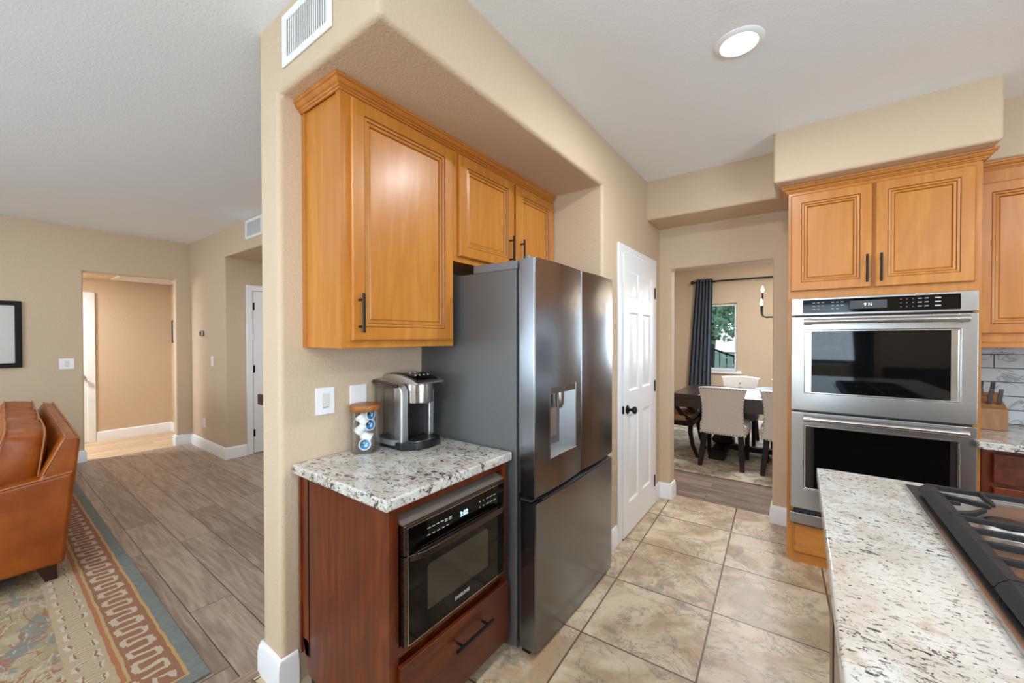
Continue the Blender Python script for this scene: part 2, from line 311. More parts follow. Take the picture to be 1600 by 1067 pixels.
# ------------------------------------------------------------------ mesh helpers
class MB:
    def __init__(s): s.bm = bmesh.new(); s.log = []
    def faces(s, vs, fs, mi=0):
        v = [s.bm.verts.new(p) for p in vs]
        for f in fs:
            try: s.bm.faces.new([v[i] for i in f]).material_index = mi
            except ValueError: pass
        return s
    def box(s, x0, x1, y0, y1, z0, z1, mi=0):
        s.log.append((x0, x1, y0, y1, z0, z1))
        return s.faces([(x, y, z) for x in (x0, x1) for y in (y0, y1) for z in (z0, z1)],
                       [(0, 1, 3, 2), (4, 6, 7, 5), (0, 4, 5, 1), (2, 3, 7, 6), (0, 2, 6, 4), (1, 5, 7, 3)], mi)
    def prism(s, poly, axis, a, b, mi=0):
        def P(u, v, w): return {'X': (w, u, v), 'Y': (u, w, v), 'Z': (u, v, w)}[axis]
        k = len(poly); vs = [P(u, v, a) for u, v in poly]+[P(u, v, b) for u, v in poly]
        return s.faces(vs, [tuple(range(k))[::-1], tuple(range(k, 2*k))]+[(i, (i+1) % k, k+(i+1) % k, k+i) for i in range(k)], mi)
    def tube(s, pts, rad, seg=10, caps=True, mi=0, rect=None):
        pts = [Vector(p) for p in pts]; n = len(pts); rads = rad if isinstance(rad, (list, tuple)) else [rad]*n
        ref = None; rings = []
        for i, p in enumerate(pts):
            t = ((pts[min(i+1, n-1)]-p).normalized()+(p-pts[max(i-1, 0)]).normalized()).normalized()
            if ref is None: ref = Vector((0, 0, 1)) if abs(t.z) < .9 else Vector((0, 1, 0))
            a = (ref-t*ref.dot(t)).normalized(); b = t.cross(a); ref = a
            if rect:
                ring = [p+a*(sx*rect[0]*rads[i])+b*(sy*rect[1]*rads[i]) for sx, sy in ((-1, -1), (1, -1), (1, 1), (-1, 1))]
            else: ring = [p+(a*math.cos(j*2*math.pi/seg)+b*math.sin(j*2*math.pi/seg))*rads[i] for j in range(seg)]
            rings.append([s.bm.verts.new(q) for q in ring])
        k = len(rings[0])
        for i in range(n-1):
            for j in range(k):
                s.bm.faces.new((rings[i][j], rings[i][(j+1) % k], rings[i+1][(j+1) % k], rings[i+1][j])).material_index = mi
        if caps: s.bm.faces.new(rings[0][::-1]).material_index = mi; s.bm.faces.new(rings[-1]).material_index = mi
        return s
    def lathe(s, prof, c=(0, 0, 0), seg=32, axis='Z', mi=0, sx=1, sy=1):
        rings = []
        for r, h in prof:
            ring = []
            for j in range(seg if r > 1e-6 else 1):
                t = j*2*math.pi/seg; u, v = r*math.cos(t)*sx, r*math.sin(t)*sy
                q = {'Z': (u, v, h), 'X': (h, u, v), 'Y': (u, h, v)}[axis]; ring.append(s.bm.verts.new(Vector(q)+Vector(c)))
            rings.append(ring)
        for a, b in zip(rings, rings[1:]):
            for j in range(seg):
                f = [a[j % len(a)], a[(j+1) % len(a)], b[(j+1) % len(b)], b[j % len(b)]]; g = []
                [g.append(x) for x in f if x not in g]
                if len(g) > 2: s.bm.faces.new(g).material_index = mi
        return s
    def sweep(s, path, prof, mi=0, side=1):
        """profile (out, z) along an XY path; 'out' is to the right of the path (side=1)"""
        n = len(path); pts = [Vector((p[0], p[1])) for p in path]; rings = []
        for i in range(n):
            d1 = (pts[i]-pts[i-1]).normalized() if i else None; d2 = (pts[i+1]-pts[i]).normalized() if i < n-1 else None
            d1 = d1 or d2; d2 = d2 or d1; n1 = Vector((d1.y, -d1.x)); n2 = Vector((d2.y, -d2.x))
            m = (n1+n2)/(1+n1.dot(n2))*side
            rings.append([s.bm.verts.new((pts[i].x+m.x*o, pts[i].y+m.y*o, z)) for o, z in prof])
        k = len(prof)
        for i in range(n-1):
            for j in range(k): s.bm.faces.new((rings[i][j], rings[i][(j+1) % k], rings[i+1][(j+1) % k], rings[i+1][j])).material_index = mi
        s.bm.faces.new(rings[0]); s.bm.faces.new(rings[-1][::-1]); return s
    def shell(s, xs, ys, zs, solid):
        V = {}
        def v(i, j, k):
            if (i, j, k) not in V: V[i, j, k] = s.bm.verts.new((xs[i], ys[j], zs[k]))
            return V[i, j, k]
        nx, ny, nz = len(xs)-1, len(ys)-1, len(zs)-1
        def on(i, j, k): return 0 <= i < nx and 0 <= j < ny and 0 <= k < nz and bool(solid(i, j, k))
        for i in range(nx):
            for j in range(ny):
                for k in range(nz):
                    if not on(i, j, k): continue
                    if not on(i-1, j, k): s.bm.faces.new((v(i, j, k), v(i, j, k+1), v(i, j+1, k+1), v(i, j+1, k)))
                    if not on(i+1, j, k): s.bm.faces.new((v(i+1, j, k), v(i+1, j+1, k), v(i+1, j+1, k+1), v(i+1, j, k+1)))
                    if not on(i, j-1, k): s.bm.faces.new((v(i, j, k), v(i+1, j, k), v(i+1, j, k+1), v(i, j, k+1)))
                    if not on(i, j+1, k): s.bm.faces.new((v(i, j+1, k), v(i, j+1, k+1), v(i+1, j+1, k+1), v(i+1, j+1, k)))
                    if not on(i, j, k-1): s.bm.faces.new((v(i, j, k), v(i, j+1, k), v(i+1, j+1, k), v(i+1, j, k)))
                    if not on(i, j, k+1): s.bm.faces.new((v(i, j, k+1), v(i+1, j, k+1), v(i+1, j+1, k+1), v(i, j+1, k+1)))
        bmesh.ops.dissolve_limit(s.bm, angle_limit=.02, verts=s.bm.verts[:], edges=s.bm.edges[:]); return s
    def rings(s, base, steps, mats=None):
        """concentric rectangles on a plane: base(u, v, w)->xyz in 0..1 rect given by extents, steps [(inset, height)], last is filled"""
        fn, u0, u1, v0, v1 = base; prev = None
        for q, (ins, h) in enumerate(steps):
            r = [s.bm.verts.new(fn(u, v, h)) for u, v in ((u0+ins, v0+ins), (u1-ins, v0+ins), (u1-ins, v1-ins), (u0+ins, v1-ins))]
            if prev:
                for j in range(4): s.bm.faces.new((prev[j], prev[(j+1) % 4], r[(j+1) % 4], r[j])).material_index = mats[q-1] if mats else 0
            prev = r
        s.bm.faces.new(prev); return s
    def panels(s, fn, us, vs, cells, steps):
        for i in range(len(us)-1):
            for j in range(len(vs)-1):
                if (i, j) in cells: s.rings((fn, us[i], us[i+1], vs[j], vs[j+1]), steps)
                else: s.faces([fn(us[i], vs[j], 0), fn(us[i+1], vs[j], 0), fn(us[i+1], vs[j+1], 0), fn(us[i], vs[j+1], 0)], [(0, 1, 2, 3)])
        bmesh.ops.remove_doubles(s.bm, verts=s.bm.verts[:], dist=1e-5); return s
    def pillow(s, x0, x1, y0, y1, z0, z1, k=.22, n=10, e=5):
        """soft block: super-ellipsoid-like rounded box"""
        c = Vector(((x0+x1)/2, (y0+y1)/2, (z0+z1)/2)); h = Vector(((x1-x0)/2, (y1-y0)/2, (z1-z0)/2)); V = {}
        def vt(p):
            key = tuple(round(a, 5) for a in p)
            if key not in V:
                m = sum(abs(a)**e for a in p)**(1/e); q = [a/m for a in p]
                r = [q[i]*(1-k*(1-(1-q[(i+1) % 3]**2)*(1-q[(i+2) % 3]**2))*.5) for i in range(3)]
                V[key] = s.bm.verts.new((c.x+h.x*r[0], c.y+h.y*r[1], c.z+h.z*r[2]))
            return V[key]
        for ax in range(3):
            for sg in (-1, 1):
                for i in range(n):
                    for j in range(n):
                        q = []
                        for di, dj in ((0, 0), (1, 0), (1, 1), (0, 1)):
                            p = [0, 0, 0]; p[ax] = sg; p[(ax+1) % 3] = -1+2*(i+di)/n; p[(ax+2) % 3] = -1+2*(j+dj)/n; q.append(vt(p))
                        s.bm.faces.new(q if sg > 0 else q[::-1])
        return s

def root_of(o):
    while o.parent: o = o.parent
    return o
def obj(name, mb, mat, parent=None, bevel=0, seg=2, smooth=True, world=False, ang=35, label=None, kind=None):
    bm = mb.bm
    bmesh.ops.recalc_face_normals(bm, faces=bm.faces[:])
    if parent is not None and root_of(parent).get('w'):
        L = root_of(parent).location; bmesh.ops.translate(bm, vec=-Vector(L), verts=bm.verts[:])
    me = bpy.data.meshes.new(name); bm.to_mesh(me); bm.free()
    for m in (mat if isinstance(mat, (list, tuple)) else [mat]): me.materials.append(MAT[m])
    o = bpy.data.objects.new(name, me); COL.objects.link(o)
    if smooth:
        for p in me.polygons: p.use_smooth = True
        me.set_sharp_from_angle(angle=math.radians(ang))
    if bevel:
        b = o.modifiers.new('edge', 'BEVEL'); b.width = bevel; b.segments = seg; b.limit_method = 'ANGLE'; b.angle_limit = math.radians(40); b.harden_normals = smooth
    if parent is not None: o.parent = parent
    if label: o['label'] = label
    if kind: o['kind'] = kind
    return o
def tag(o, label, cat, group=None):
    o['label'] = label; o['category'] = cat
    if group: o['group'] = group
    return o
def thing(name, label, cat, loc=(0, 0, 0), rotz=0, group=None, world=True):
    """Empty at the base; with world=True its parts are given in room coordinates"""
    o = bpy.data.objects.new(name, None); COL.objects.link(o); o.location = loc; o.rotation_euler = (0, 0, rotz)
    o.empty_display_size = .05
    if world: o['w'] = 1
    return tag(o, label, cat, group)
def struct(name, mb, mat, **kw):
    return obj(name, mb, mat, kind='structure', **kw)
def copy_tree(o, parent=None):
    c = o.copy(); COL.objects.link(c)
    if parent is not None: c.parent = parent
    for ch in list(o.children): copy_tree(ch, c)
    return c
def text(s, size, mat, parent, loc, ux, uy, depth=.0006, name='lettering', align='CENTER', bold=False):
    """raised lettering: ux = reading direction, uy = up"""
    cu = bpy.data.curves.new('t', 'FONT'); cu.body = s; cu.size = size; cu.align_x = align; cu.align_y = 'CENTER'; cu.extrude = depth
    if bold: cu.offset = size*.02
    t = bpy.data.objects.new('t', cu); COL.objects.link(t); bpy.context.view_layer.update()
    me = bpy.data.meshes.new_from_object(t.evaluated_get(bpy.context.evaluated_depsgraph_get()))
    bpy.data.objects.remove(t); ux, uy = Vector(ux), Vector(uy); uz = ux.cross(uy)
    L = Vector(loc)
    if root_of(parent).get('w'): L = L-Vector(root_of(parent).location)
    me.transform(Matrix(((ux.x, uy.x, uz.x, L.x), (ux.y, uy.y, uz.y, L.y), (ux.z, uy.z, uz.z, L.z), (0, 0, 0, 1))))
    me.materials.clear(); me.materials.append(MAT[mat]); me.name = name
    o = bpy.data.objects.new(name, me); COL.objects.link(o); o.parent = parent; return o

# ------------------------------------------------------------------ the room shell
CZ = 2.705; WT = CZ+.03   # ceiling height; walls run a little into the ceiling slab
struct('floor_kitchen', MB().box(-1.845, 3.5, -4, 3.755, -.06, 0), 'floor_tile_stone')
struct('floor_living', MB().shell([-6.68, -5.45, -1.895], [-4, 1.74, 3.64], [-.06, 0], lambda i, j, k: not (i == 0 and j == 1)), 'oak_planks')
struct('floor_dining', MB().box(-3.2, 1.8, 3.755, 7.2, -.06, 0), 'dining_planks')
struct('floor_hall', MB().box(-7.85, -6.68, -2.5, 1.80, -.06, 0.001), 'hall_planks')
struct('trim_threshold', MB().box(-1.895, -1.845, -4, .72, -.05, .008), 'threshold_wood', bevel=.005)
struct('ceiling', MB().box(-6.8, 3.6, -4.1, 7.3, CZ, CZ+.08), 'ceiling_paint')
struct('ceiling_hall', MB().box(-7.95, -6.80, -2.5, 1.80, 2.245, 2.32), 'wall_paint')
struct('wall_fridge', MB().shell([-1.85, -1.68, -1.02], [.72, 2.375, 3.76], [-.03, 2.40, WT], lambda i, j, k: not (i == 1 and j == 0 and k == 0)), 'wall_paint', bevel=.022, seg=4)
struct('wall_back', MB().shell([-1.06, -.92, -.17, -.14, .795, 3.6], [2.955, 3.27, 3.63, 3.70, 3.76], [-.03, 2.03, 2.39, WT],
       lambda i, j, k: (j == 3 and not (i == 1 and k == 0)) or (j == 2 and i < 4 and not (i == 1 and k == 0)) or (j == 2 and i == 4 and k == 2) or (j == 1 and k == 2) or (j == 0 and k == 2 and i == 3)),
       'wall_paint', bevel=.018, seg=3)
struct('wall_living_far', MB().shell([-6.80, -6.68], [-4.1, .745, 1.58, 1.80], [-.03, 2.206, WT], lambda i, j, k: not (j == 1 and k == 0)), 'wall_paint', bevel=.015, seg=3)
struct('wall_living_right', MB().shell([-8.0, -6.74, -5.45, -1.80], [1.74, 1.80, 3.76], [-.03, 2.38, WT],
       lambda i, j, k: (i == 0 and j == 1) or i == 1 or (i == 2 and k == 1)), 'wall_paint', bevel=.015, seg=3)
struct('wall_passage', MB().box(-5.45, -1.85, 3.64, 3.76, 0, 2.38), 'wall_paint')
struct('wall_hall', MB().box(-7.97, -7.85, -2.5, 1.80, 0, 2.245), 'wall_paint')
struct('wall_hall_end', MB().box(-7.85, -6.8, -2.6, -2.5, 0, 2.245), 'wall_paint')
struct('wall_kitchen_right', MB().shell([3.5, 3.6], [-4.1, -1.8, .6, 3.76], [0, .6, 2.4, WT], lambda i, j, k: not (j == 1 and k == 1)), 'wall_paint')
struct('wall_rear', MB().shell([-6.8, -4.15, -2.15, -1.2, .8, 3.5], [-4.1, -4.0], [0, .55, .87, 2.2, 2.45, WT],
       lambda i, j, k: not ((i == 1 and 1 <= k <= 3) or (i == 3 and k in (2,)))), 'wall_paint')
struct('wall_dining_left', MB().box(-3.3, -3.2, 3.76, 7.2, -.03, WT), 'wall_paint')
struct('wall_dining_right', MB().box(1.8, 1.9, 3.76, 7.2, -.03, WT), 'wall_paint')
struct('wall_dining_far', MB().shell([-3.3, -1.42, -.815, .25, .9, 1.9], [7.2, 7.34], [0, .885, 1.985, WT], lambda i, j, k: not (i in (1, 3) and k == 1)), 'wall_paint')
BB = [(0, 0), (.016, 0), (.016, .095), (.0135, .103), (.0135, .113), (.009, .124), (.006, .135), (0, .137)]
for nm, path in (('trim_column', [(-1.85, 1.74), (-1.85, .72), (-1.68, .72), (-1.68, .783)]),
                 ('trim_fridge_wall', [(-1.02, 2.375), (-1.02, 2.608)]),
                 ('trim_pantry', [(-1.02, 3.482), (-1.02, 3.63), (-.92, 3.63), (-.92, 3.755)]),
                 ('trim_opening', [(-.17, 3.755), (-.17, 3.63), (-.067, 3.63)]),
                 ('trim_far', [(-6.68, -4), (-6.68, .745), (-6.80, .745)]),
                 ('trim_living', [(-6.80, 1.58), (-6.68, 1.58), (-6.68, 1.74), (-5.45, 1.74), (-5.45, 1.955)]),
                 ('trim_hall', [(-7.85, .987), (-7.85, 1.80), (-6.80, 1.80)]),
                 ('trim_dining', [(-3.2, 7.2), (1.8, 7.2)])):
    struct('baseboard_'+nm[5:], MB().sweep(path, BB), 'white_trim', ang=60)

# windows ----------------------------------------------------------
def window(no, x0, x1, y0, y1, z0, z1, bars=1):
    m = MB(); t = .04
    m.box(x0, x0+t, y0, y1, z0, z1).box(x1-t, x1, y0, y1, z0, z1).box(x0+t, x1-t, y0, y1, z0, z0+t).box(x0+t, x1-t, y0, y1, z1-t, z1)
    for b in range(1, bars): xm = x0+(x1-x0)*b/bars; m.box(xm-.02, xm+.02, y0, y1, z0+t, z1-t)
    w = struct('window_%d' % no, m, 'white_trim', bevel=.003)
    ym = (y0+y1)/2; g = obj('pane', MB().box(x0+t, x1-t, ym-.003, ym+.003, z0+t, z1-t), 'window_glass', w, smooth=False)
    return w
w = window(1, -1.42, -.815, 7.25, 7.31, .885, 1.985)
obj('window_sill', MB().box(-1.5, -.75, 7.168, 7.25, .845, .885), 'white_trim', w, bevel=.006)
window(2, .25, .9, 7.25, 7.31, .885, 1.985)
window(3, -1.2, .8, -4.08, -4.02, .87, 2.2, 2)
window(4, -4.15, -2.15, -4.08, -4.02, .55, 2.45, 2)
m = MB(); m.box(3.52, 3.58, -1.8, -1.74, .6, 2.4).box(3.52, 3.58, .54, .6, .6, 2.4).box(3.52, 3.58, -1.74, .54, .6, .66).box(3.52, 3.58, -1.74, .54, 2.34, 2.4).box(3.52, 3.58, -.63, -.57, .66, 2.34)
w5 = struct('window_5', m, 'white_trim'); obj('pane', MB().box(3.545, 3.551, -1.74, .54, .66, 2.34), 'window_glass', w5, smooth=False)

# pantry door ------------------------------------------------------
def six_panel(width, height, thick):
    """slab in local coords: hinge edge at u=0, u along -Y, front face towards +X at x=0"""
    a, b = .105, .095; pw = (width-2*a-b)/2
    us = [0, a, a+pw, a+pw+b, a+2*pw+b, width]; vs = [0, .22, .86, 1.03, 1.60, 1.71, 1.90, height]
    cells = {(i, j) for i in (1, 3) for j in (1, 3, 5)}
    st = [(0, 0), (.012, -.009), (.03, -.009), (.05, -.002)]
    m = MB().panels(lambda u, v, w: (w, -u, v), us, vs, cells, st)
    m2 = MB().box(-thick, -.0095, -width, 0, 0, height)
    for f in m2.bm.faces: pass
    tmp = bpy.data.meshes.new('t'); m2.bm.to_mesh(tmp); m2.bm.free(); m.bm.from_mesh(tmp); bpy.data.meshes.remove(tmp)
    m.faces([(0, 0, 0), (0, -width, 0), (-.0095, -width, 0), (-.0095, 0, 0), (0, 0, height), (0, -width, height), (-.0095, -width, height), (-.0095, 0, height)],
            [(0, 1, 2, 3), (4, 5, 6, 7), (0, 3, 7, 4), (1, 2, 6, 5)])
    return m
def knob(parent, c, nrm, mat='black_metal', nm='door_knob'):
    ax = 'X' if abs(nrm[0]) > .5 else 'Y'; sg = nrm[0] if ax == 'X' else nrm[1]
    prof = [(0, 0), (.032, 0), (.032, .006), (.026, .011), (.011, .014), (.010, .034), (.018, .04), (.027, .05), (.028, .058), (.022, .066), (0, .069)]
    return obj(nm, MB().lathe([(r, h*sg) for r, h in prof], c, 24, ax), mat, parent)
struct('door_frame_pantry', MB().shell([-1.02, -1.002], [2.611, 2.676, 3.414, 3.479], [0, 2.035, 2.088], lambda i, j, k: not (j == 1 and k == 0)), 'white_trim', bevel=.006, seg=3)
d1 = bpy.data.objects.new('door_1', None); COL.objects.link(d1); d1['kind'] = 'structure'
d1.location = (-.999, 3.411, .012); d1.rotation_euler = (0, 0, math.radians(.35))
obj('slab', six_panel(.722, 2.02, .030), 'white_trim', d1, ang=20)
knob(d1, (0.0, -.66, .905), (1, 0, 0))
obj('strike_plate', MB().box(-.03, .0015, -.7235, -.722, .88, .935), 'black_metal', d1)
for z in (.20, 1.01, 1.79):
    obj('hinge', MB().box(-.004, .004, .001, .022, z-.045, z+.045).tube([(.004, .004, z-.047), (.004, .004, z+.047)], .006), 'black_metal', d1)

# ------------------------------------------------------------------ wooden cabinet doors
ST = [(0, 0), (0, .015), (.005, .02), (.052, .02), (.056, .0165), (.062, .0175), (.066, .0165), (.069, .012), (.078, .0135), (.081, .0105), (.083, .006), (.087, .008)]
STM = [0, 0, 0, 1, 0, 0, 1, 0, 0, 1, 0]
def cab_door(parent, fn, u0, u1, v0, v1, mat, name='door', steps=ST, mats=STM):
    m = MB().rings((fn, u0, u1, v0, v1), steps, mats)
    return obj(name, m, [mat, 'maple_glaze'], parent, smooth=False)
def pull(parent, a, b, out, mat='black_metal', r=.006, so=.03):
    a, b, out = Vector(a), Vector(b), Vector(out); d = (b-a).normalized(); L = (b-a).length
    m = MB().tube([a+out*so, b+out*so], r, 10)
    for t in (.16, .84): p = a+d*L*t; m.tube([p, p+out*so], r*.8, 8)
    return obj('handle', m, mat, parent)
XF = lambda x0: (lambda u, v, w: (x0+w, u, v))      # faces +X
YF = lambda y0: (lambda u, v, w: (u, y0-w, v))      # faces -Y

# uppers over the coffee counter and refrigerator
UX = -1.388
c = thing('wall_cabinet', 'tall honey maple wall cabinet with one large door above the coffee counter', 'cabinet', (-1.68, .81, 1.39))
m = MB().box(-1.679, UX, .818, 1.403, 1.39, 2.375)
obj('carcass', m, 'maple', c, bevel=.002)
obj('side_panel', MB().box(-1.679, -1.655, .812, .818, 1.39, 2.36).box(UX-.03, UX, .812, .818, 1.39, 2.36), 'maple', c)
d = cab_door(c, XF(UX), .848, 1.384, 1.42, 2.345, 'maple'); pull(d, (UX+.02, .876, 1.45), (UX+.02, .876, 1.60), (1, 0, 0))
c = thing('wall_cabinet', 'short honey maple cabinet with two doors above the refrigerator', 'cabinet', (-1.68, 1.39, 1.81))
obj('carcass', MB().box(-1.679, UX, 1.403, 2.37, 1.81, 2.375), 'maple', c, bevel=.002)
d = cab_door(c, XF(UX), 1.432, 1.89, 1.838, 2.345, 'maple'); pull(d, (UX+.02, 1.848, 1.86), (UX+.02, 1.848, 2.02), (1, 0, 0))
d = cab_door(c, XF(UX), 1.918, 2.356, 1.838, 2.345, 'maple'); pull(d, (UX+.02, 1.958, 1.86), (UX+.02, 1.958, 2.02), (1, 0, 0))
def crown(o, z1, k=1.0): return [(0, z1-.042*k), (.007, z1-.042*k), (.010, z1-.036*k), (.016, z1-.034*k), (.018, z1-.028*k), (.026, z1-.025*k), (.033, z1-.018*k), (.035, z1-.012*k), (.042, z1-.010*k), (o, z1), (0, z1)]
CR = crown(.046, 2.388)
o = obj('crown_molding', MB().sweep([(-1.679, .812), (UX, .812), (UX, 2.372)], [(a*.78, b) for a, b in crown(.046, 2.399)]), 'maple_horizontal', ang=12)
tag(o, 'stepped maple crown molding capping the cabinets above the refrigerator', 'molding')

# oven tower
TY = 3.09
c = thing('oven_cabinet', 'tall honey maple cabinet housing the double wall oven', 'cabinet', (.34, TY, 0))
m = MB().shell([-.065, -.03, .73, .76], [TY, 3.58, 3.628], [.055, .26, 1.672, 2.36], lambda i, j, k: not (i == 1 and k == 1 and j == 0))
obj('carcass', m, 'maple', c, bevel=.0015)
obj('toe_board', MB().box(-.062, .757, TY+.004, 3.6, .0, .055), 'maple_across', c)
for u0, u1, hx in ((-.05, .334, .31), (.346, .733, .37)):
    d = cab_door(c, YF(TY), u0, u1, 1.722, 2.325, 'maple'); pull(d, (hx, TY-.02, 1.75), (hx, TY-.02, 1.91), (0, -1, 0))
cab_door(c, YF(TY), -.03, .725, .065, .247, 'maple_across', 'drawer_front', [(0, 0), (0, .01), (.012, .02), (.02, .02)], [0, 0, 0])
o = obj('crown_molding', MB().sweep([(-.065, 3.27), (-.065, TY), (.76, TY), (.76, 3.27)], CR), 'maple_across', ang=12)
tag(o, 'maple crown molding capping the oven cabinet below the tan soffit', 'molding')
# right wall cabinet
RY = 3.31
c = thing('wall_cabinet', 'honey maple wall cabinet over the tiled backsplash beside the oven', 'cabinet', (1.3, RY, 1.385))
obj('carcass', MB().box(.762, 2.0, RY, 3.698, 1.40, 2.36), 'maple', c, bevel=.002)
obj('light_rail', MB().box(.762, 2.0, RY-.012, RY+.012, 1.372, 1.40), 'maple_across', c, bevel=.003)
d = cab_door(c, YF(RY), .79, 1.36, 1.45, 2.275, 'maple'); pull(d, (1.33, RY-.02, 1.48), (1.33, RY-.02, 1.63), (0, -1, 0))
d = cab_door(c, YF(RY), 1.375, 1.97, 1.45, 2.275, 'maple')
o = obj('crown_molding', MB().sweep([(.762, RY), (2.0, RY)], [(a*.8, b) for a, b in CR]), 'maple_across', ang=12)
tag(o, 'maple crown molding on the cabinet right of the oven tower', 'molding')

def marks(m, parent):
    for x0, x1, y0, y1, z0, z1 in m.log: obj('button_mark', MB().box(x0, x1, y0, y1, z0, z1), 'icon_white', parent, smooth=False)
# double oven ------------------------------------------------------
OY = 3.052
ov = thing('double_oven', 'stainless steel double wall oven built into the maple tower', 'oven', (.35, OY, .26))
obj('oven_body', MB().box(-.028, .728, OY+.035, 3.56, .27, 1.668), 'black_plastic', ov)
cp = obj('control_panel', MB().box(-.045, .742, OY+.002, TY, 1.566, 1.672), 'stainless', ov, bevel=.003)
gl = obj('control_glass', MB().box(.012, .678, OY-.002, OY+.006, 1.578, 1.66), 'black_glass', cp, bevel=.001)
m = MB()
for bx, nx in ((.06, 3), (.15, 3)):
    for i in range(nx):
        for k in range(3):
            if not (k == 2 and i == 2): m.box(bx+i*.022, bx+i*.022+.013, OY-.0028, OY-.002, 1.64-k*.02, 1.6425-k*.02)
for i in range(3):
    for k in range(3): m.box(.45+i*.024, .453+i*.024, OY-.0028, OY-.002, 1.641-k*.021, 1.644-k*.021)
for i in range(2):
    for k in range(3): m.box(.518+i*.026, .534+i*.026, OY-.0028, OY-.002, 1.641-k*.021, 1.645-k*.021)
for k in range(3): m.box(.584, .606, OY-.0028, OY-.002, 1.64-k*.021, 1.646-k*.021)
marks(m, gl)
obj('display', MB().box(.235, .395, OY-.0028, OY-.002, 1.597, 1.645), 'print_paper', gl, smooth=False)
text('9 N', .024, 'display_white', gl, (.315, OY-.0034, 1.62), (1, 0, 0), (0, 0, 1), name='clock_digits', bold=True)
def oven_door(z0, z1, wz0, wz1, hz):
    d = obj('door', MB().shell([-.045, .022, .68, .742], [OY, OY+.034], [z0, wz0, wz1, z1], lambda i, j, k: not (i == 1 and k == 1)), 'stainless', ov, bevel=.004, seg=3)
    fr = MB().shell([.022, .03, .672, .68], [OY-.002, OY+.02], [wz0, wz0+.008, wz1-.008, wz1], lambda i, j, k: not (i == 1 and k == 1))
    obj('window_trim', fr, 'nickel', d, bevel=.002)
    for a in (.03, .646): obj('window_post', MB().box(a, a+.026, OY+.006, OY+.02, wz0+.008, wz1-.008), 'nickel' if hz > 1.2 else 'dark_mullion', d)
    obj('window_glass', MB().box(.056, .646, OY+.006, OY+.02, wz0+.008, wz1-.008), 'oven_glass', d, smooth=False)
    h = MB().tube([(.018, OY-.05, hz), (.70, OY-.05, hz)], .0150, 16)
    obj('handle', h, 'nickel', d)
    for x in (.018, .66): obj('handle_mount', MB().tube([(x, OY-.05, hz), (x+.04, OY-.05, hz)], .0185, 16).box(x+.01, x+.03, OY-.05, OY+.002, hz-.008, hz+.008), 'nickel', d, bevel=.001)
oven_door(.975, 1.556, 1.085, 1.475, 1.527)
oven_door(.358, .963, .488, .885, .932)
obj('vent_strip', MB().box(-.05, .747, OY-.004, TY, .262, .328), 'stainless_dark', ov, bevel=.003)

# right counter ----------------------------------------------------
c = thing('base_cabinet', 'dark cherry base cabinet under the granite counter right of the oven', 'cabinet', (1.4, TY, 0))
obj('carcass', MB().box(.762, 2.6, TY, 3.69, .09, .862), 'cherry', c, bevel=.002)
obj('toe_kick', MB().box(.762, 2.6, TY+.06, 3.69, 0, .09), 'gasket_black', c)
for x0, x1 in ((.80, 1.38), (1.42, 2.0)):
    obj('drawer', MB().box(x0, x1, TY-.022, TY, .685, .835), 'cherry_across', c, bevel=.003)
    obj('door', MB().box(x0, x1, TY-.022, TY, .11, .665), 'cherry', c, bevel=.003)
o = obj('countertop', MB().box(.735, 2.6, 3.01, TY, .862, .90).box(.762, 2.6, TY, 3.699, .862, .90), 'granite', bevel=.005)
tag(o, 'speckled granite countertop right of the oven below the tiled backsplash', 'countertop')
struct('wall_backsplash', MB().box(.762, 3.5, 3.691, 3.6995, .901, 1.40), 'backsplash_tile')
kb = thing('knife_block', 'wooden knife block with steel-handled knives on the counter beside the oven', 'knife block', (.885, 3.50, .90))
m = MB().prism([(3.42, .901), (3.56, .901), (3.62, 1.05), (3.575, 1.105), (3.42, 1.02)], 'X', .825, .945); obj('block', m, 'knife_block_wood', kb, bevel=.003)
for i, (x, y, z) in enumerate(((.845, 3.47, 1.05), (.885, 3.47, 1.05), (.92, 3.47, 1.05), (.86, 3.53, 1.085), (.905, 3.53, 1.085))):
    obj('knife_handle', MB().tube([(x, y, z-.015), (x-.005, y-.06, z+.085)], .009, 8, rect=(.5, 1)), 'knife_handle', kb, bevel=.002)

